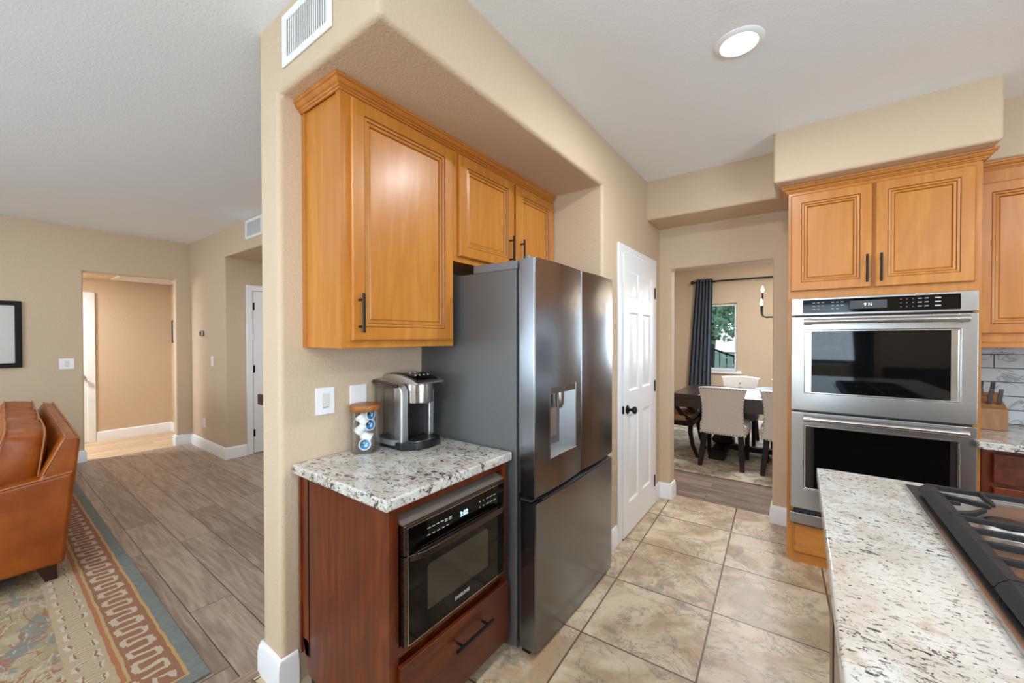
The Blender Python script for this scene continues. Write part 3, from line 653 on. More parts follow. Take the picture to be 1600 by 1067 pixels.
# ------------------------------------------------------------------ refrigerator
fr = thing('refrigerator', 'dark stainless french door refrigerator with water dispenser', 'refrigerator', (-1.3, 1.9, 0))
obj('cabinet_body', MB().box(-1.665, -1.036, 1.446, 2.336, .02, 1.742), 'fridge_side', fr, bevel=.004)
obj('gasket', MB().box(-1.036, -1.024, 1.456, 2.326, .05, 1.74), 'gasket_black', fr)
FX, DX = -1.024, -.93
def curved_front(y0, y1, z0, z1, recess=None):
    m = MB(); n = 14; ys = [y0+(y1-y0)*i/n for i in range(n+1)]; ys = sorted(ys+[y0+(y1-y0)*.008, y1-(y1-y0)*.008])
    if recess: ys = sorted(set([y for y in ys if all(abs(y-r) > .012 for r in recess[:2])]+list(recess[:2])))
    zs = [z0, z1] if not recess else [z0, recess[2], recess[3], z1]
    def xf(y): t = 2*(y-y0)/(y1-y0)-1; return DX-.010*t*t-.004*max(0, abs(t)-.984)/.016
    for i in range(len(ys)-1):
        for k in range(len(zs)-1):
            if recess and recess[0] <= ys[i] < recess[1]-1e-6 and k == 1: continue
            m.faces([(xf(ys[i]), ys[i], zs[k]), (xf(ys[i+1]), ys[i+1], zs[k]), (xf(ys[i+1]), ys[i+1], zs[k+1]), (xf(ys[i]), ys[i], zs[k+1])], [(0, 1, 2, 3)])
    for z in (z0, z1):
        m.faces([(FX, y0, z)]+[(xf(y), y, z) for y in ys]+[(FX, y1, z)], [tuple(range(len(ys)+2))])
    for y in (y0, y1): m.faces([(FX, y, z0), (xf(y), y, z0)]+[(xf(y), y, z) for z in zs[1:-1]]+[(xf(y), y, z1), (FX, y, z1)], [tuple(range(4+len(zs)-2))])
    if not recess: m.faces([(FX, y0, z0), (FX, y1, z0), (FX, y1, z1), (FX, y0, z1)], [(0, 1, 2, 3)])
    bmesh.ops.remove_doubles(m.bm, verts=m.bm.verts[:], dist=1e-5); return m, xf
REC = (1.572, 1.838, .868, 1.20)
m, xf = curved_front(1.456, 1.905, .722, 1.785, REC)
dl = obj('left_door', m, 'black_stainless', fr, ang=25)
r = MB(); bx = -1.0
a, b, z0, z1 = REC; xa = xf(a)-.0005; xb = xf(b)-.0005
r.faces([(xa, a, z0), (xb, b, z0), (xb, b, z1), (xa, a, z1), (bx, a+.01, z0+.03), (bx, b-.06, z0+.03), (bx, b-.06, z1), (bx, a+.01, z1)],
        [(4, 5, 6, 7), (0, 4, 7, 3), (1, 2, 6, 5), (0, 1, 5, 4), (3, 7, 6, 2)])
obj('dispenser_recess', r, 'recess_steel', dl, smooth=False)
tr = MB()
for (p, q) in (((xa, a, z0), (xb, b, z0)), ((xb, b, z0), (xb, b, z1)), ((xb, b, z1), (xa, a, z1)), ((xa, a, z1), (xa, a, z0))): tr.tube([Vector(p)+Vector((.001, 0, 0)), Vector(q)+Vector((.001, 0, 0))], .0022, 6)
obj('dispenser_trim', tr, 'nickel', dl)
obj('dispenser_header', MB().box(bx, xa-.004, a+.006, b-.006, z1-.035, z1-.002), 'black_stainless', dl)
nz = MB().lathe([(0, 0), (.02, 0), (.021, .012), (.027, .014), (.028, .026), (.029, .05), (.029, .085), (0, .085)], (-.966, 1.708, 1.085), 24); obj('dispenser_nozzle', nz, 'nickel', dl)
obj('dispenser_paddle', MB().box(-.999, -.993, 1.675, 1.74, .94, 1.08), 'silver_satin', dl, bevel=.002)
st = MB().box(DX-.0165, DX-.0125, 1.4535, 1.4565, .724, 1.783); obj('edge_highlight', st, 'nickel', dl)  # bright strip stands in for light caught on the door's edge
m, _ = curved_front(1.911, 2.336, .722, 1.785); obj('right_door', m, 'black_stainless', fr, ang=25)
m, xg = curved_front(1.456, 2.336, .028, .690); fz = obj('freezer_drawer', m, 'black_stainless', fr, ang=25)
obj('drawer_pull', MB().prism([(-.935, .690), (-.935, .694), (-.975, .712), (-1.0, .712), (-1.0, .690)], 'Y', 1.52, 2.30), 'gasket_black', fz)
for y0, y1 in ((1.452, 1.60), (2.19, 2.33)): obj('hinge_cover', MB().box(-1.30, -1.036, y0, y1, 1.742, 1.782), 'grey_plastic', fr, bevel=.006)
obj('hinge_pin', MB().lathe([(0, 1.745), (.014, 1.745), (.014, 1.795), (.011, 1.80), (0, 1.80)], (-.992, 1.478, 0), 16), 'grey_plastic', fr)
obj('hinge_bracket', MB().box(-1.035, -.965, 1.462, 1.53, .694, .702), 'fridge_trim', fr)
for z0, z1 in ((.06, .69), (.73, 1.74)): obj('door_edge_trim', MB().box(-1.0235, -1.0195, 1.4545, 1.4562, z0, z1), 'fridge_trim', fr)
for x in (-1.02, -1.62):
    for y in (1.47, 2.27): obj('foot', MB().box(x, x+.04, y, y+.05, 0, .028), 'gasket_black', fr)

# ------------------------------------------------------------------ coffee counter with microwave drawer
BX = -1.075
c = thing('base_cabinet', 'reddish cherry base cabinet with microwave and drawer beside the refrigerator', 'cabinet', (-1.4, 1.1, 0))
m = MB().shell([-1.60, -1.1, BX], [.79, .828, 1.385, 1.425], [.06, .36, .395, .842, .874], lambda i, j, k: i == 0 and (j != 1 or k in (0,)) or (i == 1 and (j != 1 or k in (1, 3))) or (i == 0 and j == 1 and k == 3))
obj('carcass', m, 'cherry', c, bevel=.0015)
obj('side_stile', MB().box(-1.662, -1.648, .783, .792, .137, .874).box(-1.648, -1.59, .79, .80, .137, .874), 'cherry', c)
obj('side_notch_panel', MB().prism([(-1.648, .2), (-1.60, .06), (-1.60, .2)], 'Y', .79, .80), 'cherry', c)
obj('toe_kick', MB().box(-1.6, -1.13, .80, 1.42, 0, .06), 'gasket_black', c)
d = obj('drawer', MB().box(BX, BX+.02, .822, 1.412, .075, .338), 'cherry_across', c, bevel=.003); pull(d, (BX+.02, 1.05, .262), (BX+.02, 1.262, .262), (1, 0, 0), so=.034)
o = obj('countertop', MB().box(-1.679, -1.05, .762, 1.438, .874, .914), 'granite', bevel=.009, seg=3)
tag(o, 'granite countertop on the cherry cabinet holding the coffee maker', 'countertop')
# microwave
mw = thing('microwave_oven', 'black built-in microwave drawer oven in the cherry cabinet', 'microwave', (-1.2, 1.1, .397))
GX = -1.048
obj('housing', MB().box(-1.58, BX-.002, .845, 1.368, .397, .80), 'bronze_steel', mw, bevel=.002)
obj('top_vent', MB().prism([(-1.2, .8065), (-1.2, .8415), (-1.155, .8415), (BX+.016, .8105), (BX+.016, .8065)], 'Y', .832, 1.38), 'taupe_metal', mw)
obj('control_frame', MB().box(BX-.02, GX-.002, .832, 1.378, .706, .806), 'bronze_steel', mw, bevel=.002)
df = obj('door', MB().box(BX-.02, GX-.002, .832, 1.378, .40, .70), 'bronze_steel', mw, bevel=.002)
cg = obj('control_glass', MB().box(GX-.002, GX, .846, 1.368, .708, .795), 'black_glass', mw, bevel=.0008)
obj('door_glass', MB().box(GX-.002, GX, .846, 1.368, .405, .697), 'black_glass', df, bevel=.0008)
obj('door_window', MB().prism([(.93, .478), (.93, .628), (.94, .638), (1.25, .638), (1.26, .628), (1.26, .478)], 'X', GX, GX+.0006), 'microwave_window', df, smooth=False)
obj('edge_trim', MB().box(GX-.002, GX+.001, .843, .846, .405, .795).box(GX-.002, GX+.001, .846, 1.368, .402, .405).box(GX-.002, GX+.001, .846, 1.368, .795, .798), 'nickel', mw)
h = MB(); pts = [(GX+.002, .852, .695)]+[(GX+.012+.020*math.sin(math.pi*t/2), .865+.05*t, .698+.004*t) for t in (.2, .5, .8, 1)]+[(GX+.034, .98, .702), (GX+.035, 1.10, .7025), (GX+.034, 1.23, .702)]+[(GX+.012+.020*math.sin(math.pi*t/2), 1.345-.05*t, .698+.004*t) for t in (1, .8, .5, .2)]+[(GX+.002, 1.36, .695)]
h.tube(pts, 1, rect=(.011, .004)); obj('handle', h, 'bronze_steel', df, bevel=.002)
m = MB()
for i in range(6):
    m.box(GX, GX+.0006, .93+i*.021, .944+i*.021, .762, .765)
    if i < 5: m.box(GX, GX+.0006, .93+i*.023, .943+i*.023, .738, .7405)
    if i in (4, 5): m.box(GX, GX+.0006, .93+i*.021, .944+i*.021, .756, .759)
for i in range(5):
    for k in range(2): m.box(GX, GX+.0006, 1.205+i*.023, 1.212+i*.023+(.008 if i > 1 else 0), .762-k*.022, .765-k*.022)
marks(m, cg)
text('3:02', .026, 'display_glow', cg, (GX+.0008, 1.115, .752), (0, 1, 0), (0, 0, 1), name='clock_digits', bold=True)
text('SAMSUNG', .0175, 'icon_white', df, (GX+.0008, 1.105, .443), (0, 1, 0), (0, 0, 1), name='brand_lettering', bold=True)

# coffee maker -----------------------------------------------------
CMY0, CMY1 = 1.135, 1.368; Z0 = .914
cm = thing('coffee_maker', 'silver and black single-serve coffee maker beside the refrigerator', 'coffee maker', (-1.54, 1.25, Z0))
def arc(cx, cy, r, a0, a1, n=8, ry=None): return [(cx+r*math.cos(math.radians(a0+(a1-a0)*i/n)), cy+(ry or r)*math.sin(math.radians(a0+(a1-a0)*i/n))) for i in range(n+1)]
foot = [(-1.655, CMY0+.005), (-1.655, CMY1-.02)]+[(-1.655, CMY1), (-1.46, CMY1)]+arc(-1.47, 1.262, .075, 62, -62, 10, .105)+[(-1.46, CMY0+.005)]
obj('base', MB().prism(foot, 'Z', Z0+.001, Z0+.034), 'black_plastic', cm, bevel=.004)
obj('drip_tray', MB().prism([(-1.50, 1.178)]+[(x-.006, y) for x, y in arc(-1.47, 1.262, .068, -58, 58, 10, .094)]+[(-1.50, 1.346)], 'Z', Z0+.034, Z0+.038), 'tray_metal', cm)
g = MB()
for i in range(9): y = 1.19+i*.018; g.box(-1.495, -1.425, y, y+.006, Z0+.038, Z0+.0395)
for i in range(4): g.box(-1.49+i*.018, -1.486+i*.018, 1.185, 1.34, Z0+.038, Z0+.0395)
obj('drip_grate', g, 'black_plastic', cm)
obj('back_housing', MB().box(-1.655, -1.535, CMY0+.055, CMY1-.004, Z0+.034, Z0+.27), 'warm_grey', cm, bevel=.01, seg=3)
obj('cup_bay', MB().box(-1.536, -1.530, 1.195, 1.335, Z0+.036, Z0+.225), 'black_plastic', cm)
side = MB().prism([(-1.535, Z0+.034), (-1.49, Z0+.034), (-1.488, Z0+.26), (-1.50, Z0+.285), (-1.535, Z0+.295)], 'Y', 1.335, CMY1); obj('side_column', side, 'silver_satin', cm, bevel=.006, seg=3)
colm = MB().prism([(-1.535, Z0+.001), (-1.478, Z0+.001), (-1.476, Z0+.262), (-1.486, Z0+.285), (-1.505, Z0+.298), (-1.66, Z0+.318), (-1.66, Z0+.306), (-1.535, Z0+.285)], 'Y', CMY0+.022, 1.197); obj('front_column', colm, 'silver_satin', cm, bevel=.006, seg=3)
res = MB().prism([(-1.66, CMY0+.05)]+[(-1.66, CMY0+.02)]+arc(-1.63, CMY0+.025, .03, 180, 270, 5)+arc(-1.52, CMY0+.020, .025, 270, 360, 5)+[(-1.495, CMY0+.05)], 'Z', Z0+.045, Z0+.296); obj('water_reservoir', res, 'smoke_plastic', cm, smooth=True)
obj('reservoir_base', MB().prism([(-1.658, CMY0+.05), (-1.658, CMY0+.02)]+arc(-1.63, CMY0+.027, .03, 180, 270, 5)+arc(-1.52, CMY0+.022, .025, 270, 360, 5)+[(-1.495, CMY0+.05)], 'Z', Z0+.02, Z0+.045), 'grey_plastic', cm)
obj('reservoir_lid', MB().prism([(-1.664, Z0+.296), (-1.495, Z0+.285), (-1.505, Z0+.298), (-1.66, Z0+.316)], 'Y', CMY0-.004, CMY0+.03), 'bronze_steel', cm, bevel=.004)
hd = MB().lathe([(0, Z0+.205), (.068, Z0+.205), (.072, Z0+.21), (.072, Z0+.262), (.0735, Z0+.264), (.0735, Z0+.30), (0, Z0+.30)], (-1.503, 1.272, 0), 40, sx=1.1, sy=.98); obj('brew_head', hd, 'nickel', cm)
lidp = MB().prism([(-1.665, Z0+.296), (-1.42, Z0+.298), (-1.413, Z0+.305), (-1.45, Z0+.322), (-1.53, Z0+.340), (-1.60, Z0+.342), (-1.665, Z0+.330)], 'Y', 1.196, CMY1-.002); obj('lid', lidp, 'silver_satin', cm, bevel=.012, seg=4)
top = MB().prism([(-1.432, Z0+.3185), (-1.45, Z0+.3265), (-1.53, Z0+.3445), (-1.60, Z0+.346), (-1.64, Z0+.342), (-1.64, Z0+.336), (-1.53, Z0+.336), (-1.45, Z0+.316)], 'Y', 1.216, CMY1-.022); tp = obj('button_panel', top, 'black_glass', cm, bevel=.003)
for x, y, z in [(-1.49, y, .3345) for y in (1.25, 1.276, 1.302, 1.328)]+[(-1.53, 1.25, .3435), (-1.53, 1.28, .3435)]:
    obj('button', MB().lathe([(0, 0), (.005, 0), (.005, .0035), (0, .004)], (x, y, Z0+z), 10), 'icon_white', tp)

# coffee pod jar ---------------------------------------------------
JX, JY = -1.604, 1.056
j = thing('glass_jar', 'clear glass canister with an acacia wood lid on the coffee counter', 'jar', (JX, JY, Z0+.001), world=False)
obj('glass', MB().lathe([(0, 0), (.062, 0), (.064, .004), (.064, .188), (.061, .188), (.061, .006), (0, .006)], seg=40), 'clear_glass', j)
obj('lid', MB().lathe([(0, .186), (.066, .186), (.068, .188), (.068, .208), (.066, .212), (0, .213)], seg=40), 'acacia', j, ang=50)
def pod():
    p = thing('coffee_pod', '', 'coffee pod', world=False, group='coffee pods in the glass jar')
    PS = 1.08
    SC = lambda l: [(a*PS, b*PS) for a, b in l]
    obj('cup', MB().lathe(SC([(0, -.042), (.015, -.042), (.0165, -.040), (.0175, -.014), (.0205, -.012), (.0215, -.002), (.0245, -.002), (.0245, 0), (.0235, .0004)]), seg=28), 'pod_white', p)
    f = obj('lid_foil', MB().lathe(SC([(.0236, .0002), (.0205, .0006), (0, .0007)]), seg=28), 'blue_foil', p)
    obj('rim', MB().lathe(SC([(.0245, 0), (.0245, .0009), (.0205, .0009), (.0205, .0006)]), seg=28), 'pod_white', p)
    obj('print_dark', MB().faces([(0, 0, .0011)]+[(.0198*math.cos(a), .0198*math.sin(a), .0011) for a in [math.radians(70+i*12) for i in range(11)]], [(0, i, i+1) for i in range(1, 11)]), 'dark_brown_foil', f, smooth=False)
    obj('print_dot', MB().lathe([(.0055, .0013), (0, .0013)], (-.003, .007, 0), 14), 'light_blue', f)
    obj('print_swirl', MB().lathe([(.0065, .0013), (0, .0013)], (.004, -.006, 0), 14).lathe([(.004, .0014), (0, .0014)], (.008, .002, 0), 10), 'cream_print', f)
    return p
cdir = Vector((0-JX, 0-JY, 0)).normalized(); crt = Vector((-cdir.y, cdir.x, 0))
PODS = [  # right, up, depth, facing(right, toward camera, up), label
    (-.004, .032, .030, (.05, 1, .1), 'lowest coffee pod in the jar with its blue lid facing out'),
    (.022, .172-.008, .012, (.75, .8, .05), 'topmost blue-lidded coffee pod at the right of the jar'),
    (.018, .118, .020, (.6, .85, .1), 'blue-lidded coffee pod halfway up the right of the jar'),
    (.022, .052, .008, (.9, .1, -.45), 'white coffee pod low on the right with its lid turned to the coffee maker'),
    (-.032, .085, .008, (-.75, -.2, -.9), 'white coffee pod in the middle left of the jar, tipped lid down'),
    (-.026, .158, .012, (-.7, -.3, .9), 'white upper left coffee pod in the jar showing its cup base'),
    (.0, .1, -.035, (.4, -.5, .7), 'white coffee pod behind the others at the back of the jar')]
P0 = pod()
for i, (rr, up, dp, fc, lab) in enumerate(PODS):
    p = P0 if i == 0 else copy_tree(P0)
    n = (crt*fc[0]+cdir*fc[1]+Vector((0, 0, fc[2]))).normalized()
    upv = Vector((0, 0, 1)); upv = (upv-n*upv.dot(n)).normalized(); rv = upv.cross(n)
    ctr = Vector((JX, JY, Z0+.004+up))+crt*rr+cdir*dp
    p.location = ctr; p.rotation_euler = Matrix(((rv.x, upv.x, n.x), (rv.y, upv.y, n.y), (rv.z, upv.z, n.z))).to_euler(); p['label'] = lab

# wall plates ------------------------------------------------------
def plate(label, c, n, w=.086, h=.118, rocker=True, name='light_switch', cat='light switch', mat='white_plastic'):
    c = Vector(c); n = Vector(n); s = Vector((0, 0, 1)).cross(n); t = thing(name, label, cat, c)
    def bx(m, a, b, z0, z1, d0, d1):
        p = [c+s*u+Vector((0, 0, v))+n*d for u in (a, b) for v in (z0, z1) for d in (d0, d1)]
        return m.box(min(q.x for q in p), max(q.x for q in p), min(q.y for q in p), max(q.y for q in p), min(q.z for q in p), max(q.z for q in p))
    obj('cover_plate', bx(MB(), -w/2, w/2, -h/2, h/2, .0005, .006), mat, t, bevel=.002)
    if rocker == 'outlet':
        for z in (-.02, .02): obj('socket', bx(MB(), -.015, .015, z-.012, z+.012, .006, .008), 'offwhite_plastic', t, bevel=.002)
    elif rocker:
        r = obj('rocker', bx(MB(), -.0165, .0165, -.033, .033, .006, .009), 'offwhite_plastic', t, bevel=.0015)
        obj('indicator', bx(MB(), -.012, .012, -.029, -.026, .009, .0098), 'grey_plastic', r)
    return t
plate('white dimmer switch plate on the wall left of the coffee jar', (-1.68, .905, 1.155), (1, 0, 0))
plate('blank white wall plate behind the wooden lid of the coffee jar', (-1.68, 1.065, 1.152), (1, 0, 0), rocker=False, name='wall_plate', cat='wall plate')
plate('white square light switch on the living room wall beside the hallway opening', (-6.68, .615, 1.143), (1, 0, 0), .115, .118)
plate('white light switch below the thermostat on the far wall', (-5.87, 1.74, 1.147), (0, -1, 0), .075, .118)
plate('white power outlet low on the wall below the thermostat', (-6.16, 1.74, .345), (0, -1, 0), .075, .118, 'outlet', 'power_outlet', 'power outlet')
t = thing('thermostat', 'small dark silver wall thermostat right of the hallway opening', 'thermostat', (-6.207, 1.74, 1.49))
obj('housing', MB().box(-6.26, -6.155, 1.713, 1.7395, 1.455, 1.525), 'thermostat_metal', t, bevel=.012, seg=3); obj('dial', MB().lathe([(0, 1.708), (.02, 1.709), (.022, 1.713)], (-6.207, 0, 1.49), 20, 'Y'), 'dark_frame', t)

def grille(label, x0, x1, y, z0, z1, n, fw=.028, nm='air_vent'):
    t = thing(nm, label, 'air vent', ((x0+x1)/2, y, z0))
    obj('frame', MB().shell([x0, x0+fw, x1-fw, x1], [y-.008, y-.0004], [z0, z0+fw, z1-fw, z1], lambda i, j, k: not (i == 1 and k == 1)), 'white_plastic', t, bevel=.003)
    obj('backing', MB().box(x0+fw, x1-fw, y-.002, y-.0005, z0+fw, z1-fw), 'offwhite_plastic', t)
    w = (x1-x0-2*fw)/n
    for i in range(n):
        a = x0+fw+i*w; obj('louver', MB().prism([(a+w*.12, y-.0025), (a+w*.7, y-.0065), (a+w*.78, y-.0055), (a+w*.25, y-.0021)], 'Z', z0+fw, z1-fw), 'white_plastic', t, smooth=False)
    return t
grille('white louvered air vent on the wall end above the maple cabinet', -1.625, -1.271, .72, 2.475, 2.672, 20)
grille('white louvered air vent high on the far passage wall', -4.83, -4.42, 1.74, 2.487, 2.688, 16)
t = thing('return_air_grille', 'white perforated return air grille on the hallway ceiling', 'air vent', (-7.38, 1.44, 2.245))
obj('frame', MB().shell([-7.66, -7.625, -7.135, -7.10], [1.11, 1.145, 1.725, 1.76], [2.232, 2.2445], lambda i, j, k: not (i == 1 and j == 1)), 'white_plastic', t, bevel=.003)
for i in range(18): x = -7.625+i*.0272; obj('louver', MB().box(x, x+.018, 1.145, 1.725, 2.236, 2.240), 'white_plastic', t)

# ------------------------------------------------------------------ ceiling downlight
t = thing('recessed_ceiling_light', 'round white recessed ceiling light, lit, over the kitchen walkway', 'ceiling light', (-.22, 1.965, CZ), world=False)
obj('trim_ring', MB().lathe([(.068, -.004), (.074, -.010), (.09, -.007), (.097, -.001), (.097, 0), (.066, 0)], seg=40), 'white_plastic', t)
obj('lens', MB().lathe([(0, -.006), (.070, -.006), (.070, -.002), (0, -.002)], seg=40), 'lamp_lens', t)

# ------------------------------------------------------------------ kitchen island
o = obj('countertop', MB().box(.055, 1.15, -.6, 1.975, .874, .914), 'island_granite', bevel=.006, seg=3); tag(o, 'granite island countertop around the gas cooktop in the foreground', 'countertop')
c = thing('island_cabinet', 'dark wood kitchen island base under the granite top', 'cabinet', (.6, .7, 0))
obj('carcass', MB().box(.12, 1.12, -.55, 1.945, .09, .874), 'cherry', c, bevel=.002)
obj('corner_post', MB().box(.098, .13, 1.80, 1.95, .0, .874), 'cherry', c, bevel=.003)
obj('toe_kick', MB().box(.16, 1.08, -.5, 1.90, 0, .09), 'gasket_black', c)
dw = thing('dishwasher', 'stainless appliance front on the walkway side of the island', 'dishwasher', (.11, 1.48, .09))
obj('door', MB().box(.102, .1195, 1.18, 1.795, .10, .76), 'stainless_dark', dw, bevel=.003); obj('control_strip', MB().box(.102, .1195, 1.18, 1.795, .765, .868), 'stainless_dark', dw, bevel=.003)
# cooktop
ct = thing('gas_cooktop', 'stainless gas cooktop with black cast iron grates set in the island', 'cooktop', (.56, 1.45, .914))
CX0, CX1, CY0, CY1 = .292, .83, .46, 1.89
m = MB().shell([CX0, CX0+.012, CX0+.03, CX1-.03, CX1], [CY0, CY0+.03, CY1-.03, CY1], [.9145, .919, .926], lambda i, j, k: k == 0 or not (i == 2 and j == 1))
obj('pan', m, 'stainless', ct, bevel=.003)
def bar(m, pts, w=.0055, h=.007, tip=1): m.tube(pts, [1]*(len(pts)-1)+[tip], rect=(h, w))
GZ = .955
for y0, y1 in ((1.182, 1.80), (.56, 1.176)):
    g = MB(); x0, x1, z = CX0+.034, CX1-.034, GZ; xm = (x0+x1)/2
    for xa, s in ((x0, 1), (x1, -1)):
        g.prism([(xa-s*.018, .938), (xa-s*.012, .95), (xa+s*.002, z+.006), (xa+s*.022, z+.004), (xa+s*.022, z-.006), (xa, .938)], 'Y', y0, y1)
    for y in (y0+.007, y1-.007): bar(g, [(x0, y, z), (x1, y, z)], .007)
    for t in (.17, .305, .435, .565): bar(g, [(x0, y0+(y1-y0)*t, z), (x1, y0+(y1-y0)*t, z)])
    bar(g, [(xm, y0, z), (xm, y1, z)])
    cy = y1-.20
    for xa, s in ((x0, 1), (x1, -1)):
        bx = xa+s*.115
        bar(g, [(xa, y1-.078, z), (bx-s*.015, cy+.075, z), (bx-s*.01, cy+.07, z-.002)], tip=.7)
        bar(g, [(xa, cy+.055, z), (xa+s*.045, cy+.055, z)], tip=.7)
        bar(g, [(xa, cy-.055, z), (xa+s*.05, cy-.02, z), (bx-s*.028, cy+.035, z)], tip=.7)
        bar(g, [(bx, y1, z), (bx, cy+.11, z), (bx+s*.002, cy+.095, z-.002)], tip=.7)
        bar(g, [(xm, cy+.06, z), (bx+s*.045, cy+.035, z)], tip=.7); bar(g, [(xm, cy-.04, z), (bx+s*.05, cy-.01, z)], tip=.7)
        for y in (y0+.012, y1-.012): g.box(xa-.008, xa+.008, y-.008, y+.008, .926, .948)
    obj('grate', g, 'cast_iron', ct, bevel=.0015)
for bx_, by, br in ((.44, 1.60, .04), (.68, 1.60, .034), (.44, .98, .034), (.68, .98, .045)):
    bp = obj('burner', MB().lathe([(0, .919), (br*1.8, .9192), (br*1.75, .922), (br*1.25, .925), (br*1.05, .934), (0, .935)], (bx_, by, 0), 32), 'silver_satin', ct)
    obj('burner_cap', MB().lathe([(0, .935), (br, .935), (br*1.0, .940), (br*.9, .943), (0, .944)], (bx_, by, 0), 32), 'burner_cap', bp)

# ------------------------------------------------------------------ living room
o = obj('area_rug', MB().box(-6.3, -2.02, -2.6, .585, .0005, .010), 'patterned_rug', bevel=.004); tag(o, 'traditional patterned area rug with rust and teal border under the sofa', 'rug')
sf = thing('leather_sofa', 'tan leather sofa seen from its arm end on the patterned rug', 'sofa', (-3.5, .33, .01), math.radians(-1.5))
SX0, SX1 = -5.55, -3.5
for x0, x1 in ((SX1-.17, SX1), (SX0, SX0+.17)):
    obj('arm', MB().prism([(-.62, .10), (.305, .105), (.322, .3), (.352, .637), (.076, .602), (-.64, .565), (-.66, .3)], 'X', x0, x1), 'tan_leather', sf, bevel=.022, seg=4)
    xe = x1-.004 if x0 > -4.5 else x0+.004
    obj('arm_piping', MB().tube([(xe, -.62, .562), (xe, .07, .598), (xe, .34, .634)], .005, 8), 'leather_piping', sf)
obj('seat_base', MB().box(SX0+.17, SX1-.17, -.6, .3, .10, .40), 'tan_leather', sf, bevel=.02, seg=3)
bk = obj('backrest', MB().prism([(.13, .45), (.24, .10), (.305, .105), (.375, .815), (.368, .838), (.32, .845), (.30, .835), (.205, .60)], 'X', SX0+.005, SX1-.005), 'tan_leather', sf, bevel=.018, seg=4)
pp = MB()
for xe in (SX1-.006, SX0+.006): pp.tube([(xe, .225, .64), (xe, .312, .838), (xe, .37, .832)], .004, 8)
pp.tube([(SX0, .315, .846), (SX1-.01, .315, .846)], .004, 8).tube([(SX0, .37, .838), (SX1-.01, .37, .838)], .004, 8); obj('piping', pp, 'leather_piping', bk)
def back_cushion(x0, x1):
    C_ = [(-.02, .56), (.215, .50), (.255, .885), (.085, .905)]     # y, z corners of the boxed cushion, front bottom first
    def at(u, v, w):                                               # u along x, v bottom-top, w front-back, all 0..1
        y = (C_[0][0]*(1-w)+C_[1][0]*w)*(1-v)+(C_[3][0]*(1-w)+C_[2][0]*w)*v; z = (C_[0][1]*(1-w)+C_[1][1]*w)*(1-v)+(C_[3][1]*(1-w)+C_[2][1]*w)*v
        return Vector((x0+(x1-x0)*u, y, z))
    m = MB().pillow(-1, 1, -1, 1, -1, 1, .10, 16, 9)
    rnd = random.Random(int(-x0*100)); ph = rnd.random()*6
    for vt in m.bm.verts:
        u, w, v = vt.co.x, vt.co.y, vt.co.z
        bul = 1+.16*(1-u*u)*(1-v*v)
        q = at((u+1)/2, (v+1)/2, .5+.5*w*bul); q.z += .006*math.sin(9*u+ph)*max(0, v); q.y += .005*math.sin(7*v+5*u+ph); vt.co = q
    cu = obj('back_cushion', m, 'tan_leather', sf, ang=80)
    p = MB()
    for w in (.07, .93):
        pts = []
        for k in range(41):
            a = 2*math.pi*k/40; cs, sn = math.cos(a), math.sin(a); e = .28
            u = math.copysign(abs(cs)**e, cs)*.985; v = math.copysign(abs(sn)**e, sn)*.985
            q = at((u+1)/2, (v+1)/2, w); q.z += .006*math.sin(9*u+ph)*max(0, v); pts.append(tuple(q))
        p.tube(pts, .0045, 6, caps=False)
    obj('cushion_piping', p, 'leather_piping', cu)
CXS = [(-4.23, -3.60), (-4.86, -4.235), (-5.47, -4.865)]
for x0, x1 in CXS: back_cushion(x0, x1)
for x0, x1 in ((-4.52, -3.675), (-5.375, -4.53)): obj('seat_cushion', MB().pillow(x0, x1, -.66, .12, .39, .53, .12, 10, 8), 'tan_leather', sf, ang=80)
for lx, sx in ((SX1-.085, 1), (SX0+.085, -1)):
    for ly, sy in ((.23, 1), (-.55, -1)):
        m = MB().prism([(lx-.05, ly-.045), (lx+.05, ly-.045), (lx+.05, ly+.045), (lx-.05, ly+.045)], 'Z', .10, .118)
        a = [(lx-.05, ly-.045), (lx+.05, ly-.045), (lx+.05, ly+.045), (lx-.05, ly+.045)]; b = [(lx+(u-lx)*.55+sx*.02, ly+(v-ly)*.55+sy*.025) for u, v in a]
        m = MB().faces([(u, v, .13) for u, v in a]+[(u, v, .0105) for u, v in b], [(0, 1, 2, 3), (7, 6, 5, 4), (0, 4, 5, 1), (1, 5, 6, 2), (2, 6, 7, 3), (3, 7, 4, 0)])
        obj('leg', m, 'leg_wood', sf, bevel=.003)
pf = thing('picture_frame', 'black framed print with a pale mat on the living room wall', 'picture', (-6.68, 0, 1.12))
obj('frame', MB().shell([-6.679, -6.652], [-.40, -.352, .252, .30], [1.121, 1.17, 1.775, 1.822], lambda i, j, k: not (j == 1 and k == 1)), 'dark_frame', pf, bevel=.006)
obj('mat_board', MB().box(-6.679, -6.668, -.352, .252, 1.17, 1.775), 'mat_board', pf); obj('print', MB().box(-6.668, -6.666, -.22, .14, 1.28, 1.70), 'print_paper', pf)
